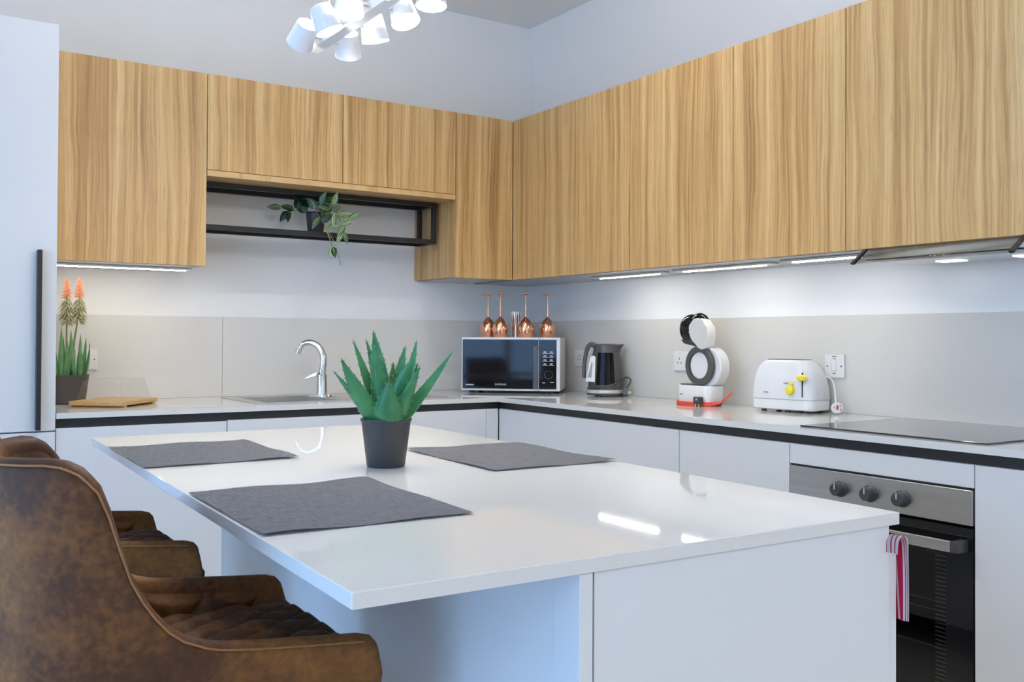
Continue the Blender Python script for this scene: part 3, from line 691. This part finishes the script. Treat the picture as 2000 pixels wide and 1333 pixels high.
# ================================================================== microwave with glasses
PH = math.radians(42); mw_n = Vector((math.sin(PH), math.cos(PH), 0)); mw_e = Vector((math.cos(PH), -math.sin(PH), 0))
FLc = Vector((-.57, -.25, .9))-mw_n*.016; ctr = FLc+mw_e*.2445
t = thing('microwave', 'white microwave with dark glass door in the worktop corner', 'microwave', ctr, -PH)   # local: x right, y back
obj('body', B(-.2445, .2445, .012, .300, .0125, .275, bev=.003), M_wplast, t)
bm = NB(); box(bm, -.2445, .139, -.003, .011, .0125, .275, bev=.003); dr = obj('door', bm, M_wplast, t)
obj('window', B(-.2385, .137, -.0065, -.0031, .0225, .264, bev=.001), M_gloss, dr)
obj('grip_strip', B(.112, .1365, -.0115, -.0066, .0225, .232, bev=.002), mat('dark_steel_strip', (.10, .10, .105), .28, .8), dr)
bm = NB(); box(bm, .1405, .2445, -.003, .011, .0125, .275, bev=.003); cp = obj('control_panel', bm, M_wplast, t)
obj('control_glass', B(.1415, .227, -.0065, -.0031, .0225, .264, bev=.001), M_gloss, cp)
for r_ in range(4):
    for c_ in range(2): 
        bm = NB(); box(bm, .158+c_*.031, .184+c_*.031, -.0070, -.0066, .1965-r_*.0195, .1985-r_*.0195); box(bm, .164+c_*.031, .178+c_*.031, -.0070, -.0066, .202-r_*.0195, .2065-r_*.0195)
        obj('button_mark', bm, M_wprint, cp)
k = obj('dial', lathe(NB(), [(.0195, 0), (.0195, .010), (.0175, .014)], 32, M=axisM((.190, -.0066, .093), (0, -1, 0))), M_gloss, cp)
lathe_ring = lathe(NB(), [(.0195, .0095), (.0205, .0095), (.0205, .0125), (.0195, .0125)], 32, M=axisM((.190, -.0066, .093), (0, -1, 0)), cap=False); obj('dial_ring', lathe_ring, M_chrome, k)
bm = NB(); box(bm, .196, .215, -.0070, -.0066, .0545, .0575); box(bm, .158, .172, -.0070, -.0066, .052, .0545); obj('button_mark', bm, M_wprint, cp)
me = text_mesh('SAMSUNG', .0125); o = obj('lettering', me, M_wprint, dr, smooth=0); o.matrix_local = Matrix.Translation((-.048, -.0068, .0435)) @ Matrix.Rotation(math.radians(90), 4, 'X')
bm = NB(); box(bm, -.222, -.182, -.0069, -.0066, .0385, .0415); box(bm, -.222, -.182, -.0069, -.0066, .043, .0445); obj('label_mark', bm, M_wprint, dr)
for x in (-.2, .2):
    for y in (.04, .28): obj('foot', lathe(NB(), [(.014, .0002), (.012, .0124)], 16, (x, y, 0)), M_dark, t)
MT = FLc.z+.2752
def on_mw(u, back):   # place by picture column on the microwave top
    best = None
    for i in range(-30, 31):
        p = ctr+mw_e*(i*.008)+mw_n*back; d = Vector((p.x, p.y, MT))-CAM; uu = 1000+1852.87*d.dot(R2)/d.dot(F)
        if best is None or abs(uu-u) < best[0]: best = (abs(uu-u), p)
    return (best[1].x, best[1].y, MT)
GL = [(.0335, .0005), (.0345, .003), (.0395, .030), (.0405, .045), (.0375, .062), (.029, .078), (.017, .090), (.0075, .0975), (.0042, .104), (.0036, .130), (.0038, .205), (.006, .211), (.020, .2145), (.034, .2165), (.0345, .2182), (.0, .2190)]
gl = None
for u, bk, lb in ((953, .13, 'upturned copper wine glass, leftmost on the microwave'), (978.5, .075, 'upturned copper wine glass, second from left on the microwave'), (1027.5, .075, 'upturned copper wine glass, right of the steel shaker'), (1070, .13, 'upturned copper wine glass, rightmost on the microwave')):
    loc = on_mw(u, bk)
    if gl is None:
        gl = thing('wine_glass', lb, 'wine glass', loc, 0, 'copper wine glasses on the microwave')
        obj('bowl', lathe(NB(), GL[:9], 36, cap=False), M_copper, gl); obj('stem', lathe(NB(), GL[8:12], 16, cap=False), M_copper, gl); obj('foot', lathe(NB(), GL[11:], 36, cap=False), M_copper, gl)
    else: copy_thing(gl, loc, 0, lb)
t = thing('cocktail_shaker', 'polished steel cup standing among the copper glasses', 'shaker', on_mw(1009, .18))
obj('cup', lathe(NB(), [(.024, .0005), (.026, .003), (.031, .128), (.0318, .131), (.0300, .131)], 36, cap=False), M_chrome, t); obj('cup_base', lathe(NB(), [(.0245, .0006), (.0245, .004)], 36), M_chrome, t)

# ================================================================== kettle
KX, KY = -.115, -.815; KA = math.atan2(R.y, R.x)
t = thing('kettle', 'dark grey electric kettle with white water gauge', 'kettle', (KX, KY, .9), KA)      # local x = picture right, -y toward viewer
obj('power_base', lathe(NB(), [(.086, .006), (.090, .010), (.090, .016)], 40), M_grey, t)
obj('base_band', lathe(NB(), [(.0905, .0162), (.0915, .019), (.0905, .030), (.086, .032)], 40), mat('silver_band', (.66, .65, .62), .3, .3), t)
for a in range(3): obj('foot', lathe(NB(), [(.009, .0003), (.009, .0062)], 12, (.07*math.cos(a*2.1), .07*math.sin(a*2.1), 0)), M_dark, t)
def kring(rx, ry, cx, z, sp=0):
    out = []
    for i in range(36):
        a = 2*math.pi*i/36; x = math.cos(a); out.append(Vector((cx+rx*x+sp*max(0, x)**6, ry*math.sin(a)*(1-.25*max(0, x)**4 if sp else 1), z+(sp*.25*max(0, x)**4))))
    return out
bm = loft(NB(), [kring(.083, .083, 0, .0325), kring(.084, .084, 0, .05), kring(.080, .080, 0, .10), kring(.073, .073, 0, .16), kring(.064, .064, .001, .20), kring(.062, .060, .003, .222, .006), kring(.062, .058, .004, .240, .022)], cap1=False)
obj('jug', bm, M_grey, t)
obj('lid', loft(NB(), [kring(.060, .056, .003, .226, .018), kring(.058, .054, .002, .240, .012), kring(.040, .036, 0, .246)]), M_dark, t)
bm = NB()
def kpanel(u, v):
    a = math.radians(-128+u*62); z = .055+v*.150; r = .0865-.115*(z-.05)*.95
    return (r*math.cos(a), r*math.sin(a), z)
grid(bm, kpanel, 10, 8); bmesh.ops.solidify(bm, geom=bm.faces[:], thickness=.002); obj('front_panel', bm, M_gloss, t)
bm = NB(); tube(bm, spline([(-.050, -.012, .236), (-.074, -.015, .243), (-.092, -.016, .215), (-.103, -.016, .15), (-.105, -.016, .085)], 6), [.012]*6+[.011]*6+[.0095]*6+[.009]*6+[.008], 12); obj('handle', bm, M_grey, t)
bm = NB(); extrude_poly(bm, [(-.100, -.046, .070), (-.058, -.066, .068), (-.055, -.060, .185), (-.064, -.052, .192), (-.078, -.042, .185)], (.004, .018, 0), bev=.002); g = obj('water_gauge', bm, M_wplast, t)
bm = NB(); extrude_poly(bm, [(-.0905, -.0525, .090), (-.0745, -.0605, .089), (-.0685, -.0585, .150), (-.0705, -.0560, .164), (-.0755, -.0530, .150)], (.001, .003, 0)); obj('gauge_window', bm, mat('gauge_grey', (.30, .31, .35), .3), g)
bm = NB(); tube(bm, spline([(-.088, -.02, .038), (-.06, -.078, .045), (.0, -.094, .052), (.05, -.082, .068), (.088, -.03, .088), (.108, -.03, .085), (.112, -.04, .070), (.095, -.052, .042), (.086, -.06, .028)], 6), .0033, 8); obj('cord', bm, M_dark, t)
bm = NB(); box(bm, .073, .095, -.082, -.055, .010, .040, bev=.003); pl = obj('plug', bm, mat('plug_teal_grey', (.10, .14, .16), .4), t)
bm = NB(); box(bm, .0952, .112, -.078, -.072, .020, .026); box(bm, .0952, .110, -.064, -.058, .012, .018); obj('pin', bm, mat('brass_pin', (.75, .62, .40), .3, 1), pl)

# ================================================================== coffee machine (front faces the corner)
t = thing('coffee_machine', 'white pod coffee machine with dark ring body and red cord', 'coffee machine', (-.165, -1.4925, .9), 0)
bm = loft(NB(), [ringr(.050, .090, .03, .012), ringr(.0535, .0925, .032, .016), ringr(.055, .0935, .033, .078), ringr(.053, .0915, .032, .0815)]); obj('base', bm, M_wplast, t)
obj('foot_skirt', loft(NB(), [ringr(.046, .086, .03, .0005), ringr(.050, .090, .03, .0118)]), M_dark, t)
obj('drip_tray', loft(NB(), [ringr(.046, .050, .025, .0817), ringr(.046, .050, .025, .0865)]), M_grey, t).location = (0, .036, 0)
def disc(bm, cy, cz, ry, rz, x0, x1, n=40, hole=0, bev=.004):
    o_ = [[(x, cy+(ry-b)*math.cos(2*math.pi*i/n), cz+(rz-b)*math.sin(2*math.pi*i/n)) for i in range(n)] for x, b in ((x0, bev), (x0+bev, 0), (x1-bev, 0), (x1, bev))]
    if hole:
        h = [[(x, cy+(ry-hole)*math.cos(2*math.pi*i/n), cz+(rz-hole)*math.sin(2*math.pi*i/n)) for i in range(n)] for x in (x1, x0)]; o_ = o_+h+[o_[0]]
        V = [[bm.verts.new(p) for p in r] for r in o_[:-1]]; V.append(V[0])
        for a, b in zip(V, V[1:]):
            for i in range(n): bm.faces.new((a[i], a[(i+1) % n], b[(i+1) % n], b[i]))
    else: loft(bm, [[Vector(p) for p in r] for r in o_])
    return bm
obj('ring', disc(NB(), -.030, .163, .078, .080, -.045, -.024, hole=.024), M_grey, t)
obj('core', disc(NB(), -.030, .163, .0545, .0565, -.038, -.024), M_wplast, t)
obj('tank', disc(NB(), -.058, .158, .076, .080, -.0235, .030), M_wplast, t)
# head: dark globe in front, white drop-shaped side
bm = NB(); bmesh.ops.create_uvsphere(bm, u_segments=36, v_segments=24, radius=.061); bmesh.ops.scale(bm, vec=(.72, 1, 1.02), verts=bm.verts); bmesh.ops.translate(bm, vec=(0, .050, .312), verts=bm.verts); obj('head_globe', bm, M_gloss, t)
bm = NB(); bmesh.ops.create_uvsphere(bm, u_segments=32, v_segments=20, radius=.056); bmesh.ops.scale(bm, vec=(.5, 1, 1), verts=bm.verts); bmesh.ops.translate(bm, vec=(-.006, .000, .322), verts=bm.verts); obj('head_bridge', bm, M_gloss, t)
dp = spline([(0, .020, .306), (0, .006, .342), (0, -.032, .355), (0, -.072, .338), (0, -.088, .300), (0, -.084, .262), (0, -.076, .234), (0, -.044, .230), (0, -.026, .246), (0, .002, .270), (0, .020, .306)], 5)[:-1]
bm = NB(); extrude_poly(bm, [(-.052, p.y, p.z) for p in dp], (.046, 0, 0), bev=.007); obj('head_shell', bm, mat('cream_plastic', (.78, .76, .71), .25), t)
bm = NB(); extrude_poly(bm, [(-.030, .088, .268), (-.030, .070, .252), (-.030, -.020, .236), (-.030, -.030, .250), (-.030, .03, .266)], (.05, 0, 0), bev=.003); obj('pod_holder', bm, M_dark, t)
obj('badge', B(-.0556, -.0551, .048, .064, .042, .046), M_print, t)
bm = NB()
for k in range(3): tube(bm, spline([(-.02+.06*math.cos(a), .0+.098*math.sin(a), .0046+.0045*k) for a in [math.radians(x) for x in range(60-k*9, 300, 24)]], 3), .0042, 8)
tube(bm, spline([(-.05, -.075, .008), (-.02, -.112, .012), (.01, -.118, .025), (.025, -.135, .048), (.03, -.142, .058)], 5), .0042, 8); obj('cord', bm, M_red, t)
bm = NB(); box(bm, -.094, -.068, -.084, -.050, .010, .040, bev=.004); pl = obj('plug', bm, M_dark, t)
bm = NB(); box(bm, -.0952, -.0942, -.076, -.066, .026, .034); obj('fuse_cover', bm, mat('plug_label', (.45, .45, .45), .5), pl)
bm = NB(); box(bm, -.088, -.084, -.078, -.074, .0004, .0098); box(bm, -.088, -.084, -.060, -.056, .0004, .0098); obj('pin', bm, M_chrome, pl)

# ================================================================== toaster
TA = math.radians(9)
t = thing('toaster', 'white two-slice toaster with yellow dials beside the hob', 'toaster', (-.112, -1.912, .9), TA)      # local: -x faces the room, y along the wall (right = -y)
def tring(hy0, hy1, hx, z, r, cx=0):
    c_ = (hy0+hy1)/2; h_ = (hy1-hy0)/2; return [Vector((p.x+cx, p.y+c_, p.z)) for p in ringr(hx, h_, r, z)]
bm = loft(NB(), [tring(-.128, .128, .068, .009, .03), tring(-.131, .131, .074, .013, .035), tring(-.131, .131, .0755, .045, .035), tring(-.130, .130, .075, .047, .035)]); obj('base', bm, M_wplast, t)
bm = loft(NB(), [tring(-.131, .1305, .0735, .0475, .035), tring(-.1325, .132, .077, .05, .036), tring(-.130, .131, .0775, .09, .038), tring(-.122, .127, .075, .13, .04), tring(-.105, .116, .069, .165, .042), tring(-.088, .101, .060, .186, .042), tring(-.075, .088, .050, .194, .038)]); obj('shell', bm, mat('white_shell', (.76, .77, .80), .22), t)
bm = NB(); box(bm, -.036, -.012, -.066, .076, .1935, .1965, bev=.001); box(bm, .012, .036, -.066, .076, .1935, .1965, bev=.001); obj('slot', bm, M_grey, t)
bm = NB(); extrude_poly(bm, [(-.052, .018, .1915), (-.052, -.018, .1915), (-.052, -.006, .1865), (-.052, .006, .1865)], (.1, 0, 0)); obj('top_notch', bm, M_grey, t)
lv = obj('lever_slot', B(-.0802, -.0755, -.0955, -.0925, .060, .150), M_hole, t)
bm = NB(); lathe(bm, [(.006, 0), (.011, .004), (.011, .024), (.007, .030)], 20, M=axisM((-.074, -.095, .131), (-1, -.25, 0))); bmesh.ops.scale(bm, vec=(1, 1.9, 1), space=Matrix.Translation((.09, .1, -.13)), verts=bm.verts); obj('lever', bm, M_yellow, t)
obj('dial', lathe(NB(), [(.018, 0), (.018, .006), (.015, .014), (.008, .016)], 28, M=axisM((-.0765, -.046, .084), (-1, 0, .05))), M_yellow, t)
obj('button', lathe(NB(), [(.0095, 0), (.009, .006), (.005, .008)], 20, M=axisM((-.0765, -.050, .110), (-1, 0, .1))), mat('pale_yellow', (.68, .70, .20), .35), t)
bm = NB(); box(bm, -.0785, -.0765, .048, .068, .0715, .0745); box(bm, -.0785, -.0760, -.036, -.018, .1085, .1105); obj('printed_mark', bm, M_print, t)
for y in (-.095, -.02, .08):
    for x in (-.055, .05): obj('foot', lathe(NB(), [(.010, .0003), (.009, .0095)], 12, (x, y, 0)), M_dark, t)
wc = mat('cream_cord', (.74, .71, .64), .4)
bm = NB(); tube(bm, spline([(.03, -.128, .135), (.035, -.150, .120), (.025, -.166, .08), (.012, -.176, .05), (.004, -.184, .036)], 6), .0035, 8); obj('cord', bm, wc, t)
bm = NB(); Mx = axisM((-.004, -.190, .022), (-.75, -.5, .25)); lathe(bm, [(.018, -.010), (.0215, -.004), (.0215, .006), (.017, .012)], 24, M=Mx); pl = obj('plug', bm, M_wplast, t)
bm = NB(); lathe(bm, [(.004, .0), (.004, .0015)], 8, M=Mx @ Matrix.Translation((0, 0, .0122))); bmesh.ops.scale(bm, vec=(1, 1, 2.6), space=Matrix.Translation(-(Mx @ Vector((0, 0, .0122)))), verts=bm.verts); obj('fuse_cover', bm, M_red, pl)
bm = NB()
for a, b in ((.010, .006), (.010, -.008), (-.011, 0)): cyl(bm, Mx @ Vector((a, b, .012)), Mx @ Vector((a, b, .026)), .0022, n=8)
obj('pin', bm, mat('dull_pin', (.4, .38, .33), .4, 1), pl)

# ================================================================== bar stools
def prof(tab, x):
    for (a, b), (c, d) in zip(tab, tab[1:]):
        if x <= c: return b if x <= a else b+(d-b)*(x-a)/(c-a)
    return tab[-1][1]
HT = [(-.30, 1.015), (-.262, 1.020), (-.225, 1.021), (-.208, 1.018), (-.190, 1.008), (-.173, .987), (-.160, .952), (-.152, .92), (-.141, .881), (-.120, .838), (-.092, .804), (-.066, .786), (-.03, .776), (.013, .770), (.10, .761), (.165, .755), (.185, .749), (.196, .736), (.2, .715)]
def u_path(n, w_, x1, xb):
    """U in plan from the near arm end round the back to the far arm end"""
    pts = []; na = n//4
    for i in range(na): pts.append(Vector((x1-(x1+.05)*i/na, -w_*(1-.03*(i/na)), 0)))
    for i in range(n-2*na+1):
        a = math.pi*i/(n-2*na); ca, sa = math.cos(a), math.sin(a)
        pts.append(Vector((-.05-(-.05-xb)*abs(sa)**.72, -w_*.97*math.copysign(abs(ca)**.72, ca), 0)))
    for i in range(1, na+1): pts.append(Vector((-.05+(x1+.05)*i/na, w_*(.97+.03*i/na), 0)))
    return pts
def stool(label, loc):
    t = thing('bar_stool', label, 'bar stool', loc, 0, 'brown leather bar stools'); n = 120; zb = .555
    P_ = u_path(n, .218, .2, -.285); N_ = []
    for i in range(len(P_)):
        d = P_[min(i+1, len(P_)-1)]-P_[max(i-1, 0)]; N_.append(Vector((-d.y, d.x, 0)).normalized())   # inward?
    ctr_ = Vector((0, 0, 0))
    for i in range(len(P_)):
        if N_[i].dot(ctr_-P_[i]) < 0 and abs(P_[i].y) > .05 or (abs(P_[i].y) <= .05 and N_[i].x < 0): N_[i] = -N_[i]
    H = [prof(HT, p.x) for p in P_]; TH = .036
    def outer(i, z):
        p = P_[i].copy(); k = (z-zb)/(1.03-zb); s = .86+.14*min(1, k*2.2)**.7      # narrows towards the bottom
        p.x = p.x*(.93+.07*min(1, k*2)) - .018*max(0, k-.3)*max(0, -p.x-.05)/.235; p.y *= s; p.z = z; return p
    rings = []
    for i in range(len(P_)):
        h = H[i]; r = TH*.5; ring = []
        for k in range(9): ring.append(outer(i, zb+(h-r-zb)*k/8))
        top = outer(i, h-r)
        for k in range(1, 8): a = math.pi*k/8; ring.append(top+N_[i]*(r-r*math.cos(a))+ZV*r*math.sin(a))
        for k in range(6): z = (h-r)+(zb-(h-r))*k/5; ring.append(outer(i, z)+N_[i]*TH)
        rings.append(ring)
    # round the free ends of the arms
    obj('shell', loft(NB(), rings), M_leather, t, smooth=60)
    obj('piping', tube(NB(), [outer(i, H[i]-TH*.5)+N_[i]*.001+ZV*TH*.30-N_[i]*.0015 for i in range(4, len(P_)-4)], .0015, 6), M_piping, t, label='tan piping along the shell edge')
    # quilted inner lining
    def quilt(a, b):
        q1 = abs(math.sin(math.pi*(a+b))); q2 = abs(math.sin(math.pi*(a-b))); return min(q1, q2)**.5
    ln = [0]
    for i in range(1, len(P_)): ln.append(ln[-1]+(P_[i]-P_[i-1]).length)
    def lin(u, v):
        x = u*(len(P_)-1); i = min(int(x), len(P_)-2); f_ = x-i; h = H[i]*(1-f_)+H[i+1]*f_; z = .64+(h-TH*.62-.64)*v
        p = outer(i, z).lerp(outer(i+1, z), f_); nn = N_[i].lerp(N_[i+1], f_); s = ln[i]*(1-f_)+ln[i+1]*f_
        e_ = min(1, min(v, 1-v)*8)*min(1, min(u, 1-u)*30)
        return p+nn*(TH+.002+e_*(.004+.015*quilt(s/.105, z/.115)))
    bm = NB(); grid(bm, lin, 300, 44); bmesh.ops.recalc_face_normals(bm, faces=bm.faces); obj('quilted_lining', bm, M_leather, t, smooth=80)
    # quilted seat cushion
    def seat(u, v):
        x = -.235+u*.445; hw = .176*min(1, max(.05, 1-max(0, (-.07-x)/.17)**2.2))
        y = (2*v-1)*hw; e_ = min(1, (1-abs(2*v-1))*7)*min(1, u*10)*min(1, (1-u)*14)
        return (x, y, .682+.026*max(0, e_)**.45+.013*e_*quilt(x/.092, y/.062)+.006*(1-(2*v-1)**2))
    bm = NB(); V = grid(bm, seat, 120, 110)
    rim = [V[i][0] for i in range(121)]+[V[120][j] for j in range(1, 111)]+[V[i][110] for i in range(119, -1, -1)]+[V[0][j] for j in range(109, 0, -1)]
    lo_ = [bm.verts.new((v.co.x*.97, v.co.y*.97, .575)) for v in rim]
    for a in range(len(rim)): bm.faces.new((rim[a], rim[(a+1) % len(rim)], lo_[(a+1) % len(rim)], lo_[a]))
    obj('seat', bm, M_leather, t, smooth=80)
    obj('seat_pan', B(-.20, .17, -.16, .16, .545, .578, bev=.006), M_dark, t)
    for sx_ in (-1, 1):
        for sy_ in (-1, 1): obj('leg', tube(NB(), [(sx_*.13, sy_*.12, .546), (sx_*.19, sy_*.19, .002)], [.013, .010], 12), M_blackm, t)
    bm = NB(); c4 = [(.172, -.172, .2), (.172, .172, .2), (-.172, .172, .2), (-.172, -.172, .2)]
    for a in range(4): cyl(bm, c4[a], c4[(a+1) % 4], .007, n=10)
    obj('foot_rest', bm, M_blackm, t)
    return t
s1 = stool('brown leather bar stool nearest the camera, its back filling the lower left', (-2.565, -2.89, 0))
copy_thing(s1, (-2.61, -2.14, 0), 0, 'brown leather bar stool farther along the island, mostly hidden behind the nearest stool')

# ================================================================== pendant lamp over the island
BX, BZ = -1.880, 2.05
t = thing('pendant_lamp', 'white bar pendant with adjustable cone heads over the island', 'lamp', (BX, -2.15, BZ))
obj('bar', B(BX-.018, BX+.018, -2.72, -1.575, BZ-.012, BZ+.016, bev=.001), M_lampw, t, True)
obj('canopy', B(BX-.03, BX+.03, -2.45, -1.85, ZC-.03, ZC-.0005, bev=.003), M_lampw, t, True)
for y in (-2.6, -1.70): obj('suspension_wire', cyl(NB(), (BX, y, BZ+.016), (BX, y, ZC-.001), .0012, n=6), M_lampw, t, True)
HD = [(-1, -1.686, (-.45, .60, -.62)), (-1, -1.847, (.38, .10, -.90)), (-1, -2.015, (.0, -.20, -.97)), (-1, -2.19, (-.3, .2, -.9)), (-1, -2.36, (.1, -.3, -.9)), (-1, -2.54, (-.2, .1, -.95)),
      (1, -1.667, (-.10, .62, -.75)), (1, -1.847, (.14, .16, -.95)), (1, -2.028, (.28, -.22, -.92)), (1, -2.19, (0, -.1, -1)), (1, -2.36, (.2, .2, -.9)), (1, -2.54, (-.1, -.2, -.95))]
for sd, y, (a, b, c_) in HD:
    ax = (RV*a+FV*b+ZV*c_).normalized(); ctr = Vector((BX+sd*.074, y, BZ+.002)); p0 = ctr-ax*.036
    Mx = axisM(p0, ax)
    hd = obj('lamp_head', lathe(NB(), [(.0285, 0), (.0300, .001), (.0400, .071), (.0390, .072), (.0375, .069), (.0275, .003)], 36, M=Mx, cap=False), M_lampw, t, True)
    obj('diffuser', lathe(NB(), [(.0278, .0025), (.0278, .0040)], 32, M=Mx), M_lampup, hd, True)
    obj('diffuser', lathe(NB(), [(.0375, .0675), (.0375, .069)], 32, M=Mx), M_lampdisc, hd, True)
    obj('swivel', cyl(NB(), (BX+sd*.0182, y, BZ+.002), (BX+sd*.042, y, BZ+.002), .006, n=14), M_chrome, hd, True)

# recessed ceiling downlights; all after the first are unseen, added as fill light
for x, y, k, lb in ((-2.30, -1.65, 'sink', 'round ceiling downlight before the sink wall'), (-1.10, -1.65, 'run', 'added fill downlight before the room corner'),
                    (-3.5, -5.7, 'rear_fill', 'added fill downlight behind the camera, nearest the window'), (-2.3, -6.0, 'rear_fill', 'added fill downlight behind the camera, in the middle'), (-1.1, -5.8, 'rear_fill', 'added fill downlight behind the camera, nearest the oven wall')):
    t = thing('downlight', lb, 'light', (x, y, ZC), 0, 'recessed ceiling downlights')
    obj('trim_ring', lathe(NB(), [(.045, -.004), (.034, -.006), (.034, -.0005), (.045, -.0005)], 28, (0, 0, 0), cap=False), M_lampw, t)
    obj('lens', lathe(NB(), [(.0335, -.003), (.0335, -.001)], 28), M_lens, t)
    l = bpy.data.lights.new('downlight_spot', 'SPOT'); l.energy = DOWN[k]; l.spot_size = math.radians(140); l.spot_blend = .8; l.shadow_soft_size = .03; l.color = (1, .93, .845)
    lo = bpy.data.objects.new('downlight_spot', l); COL.objects.link(lo); lo.parent = t; lo.location = (0, 0, -.012)
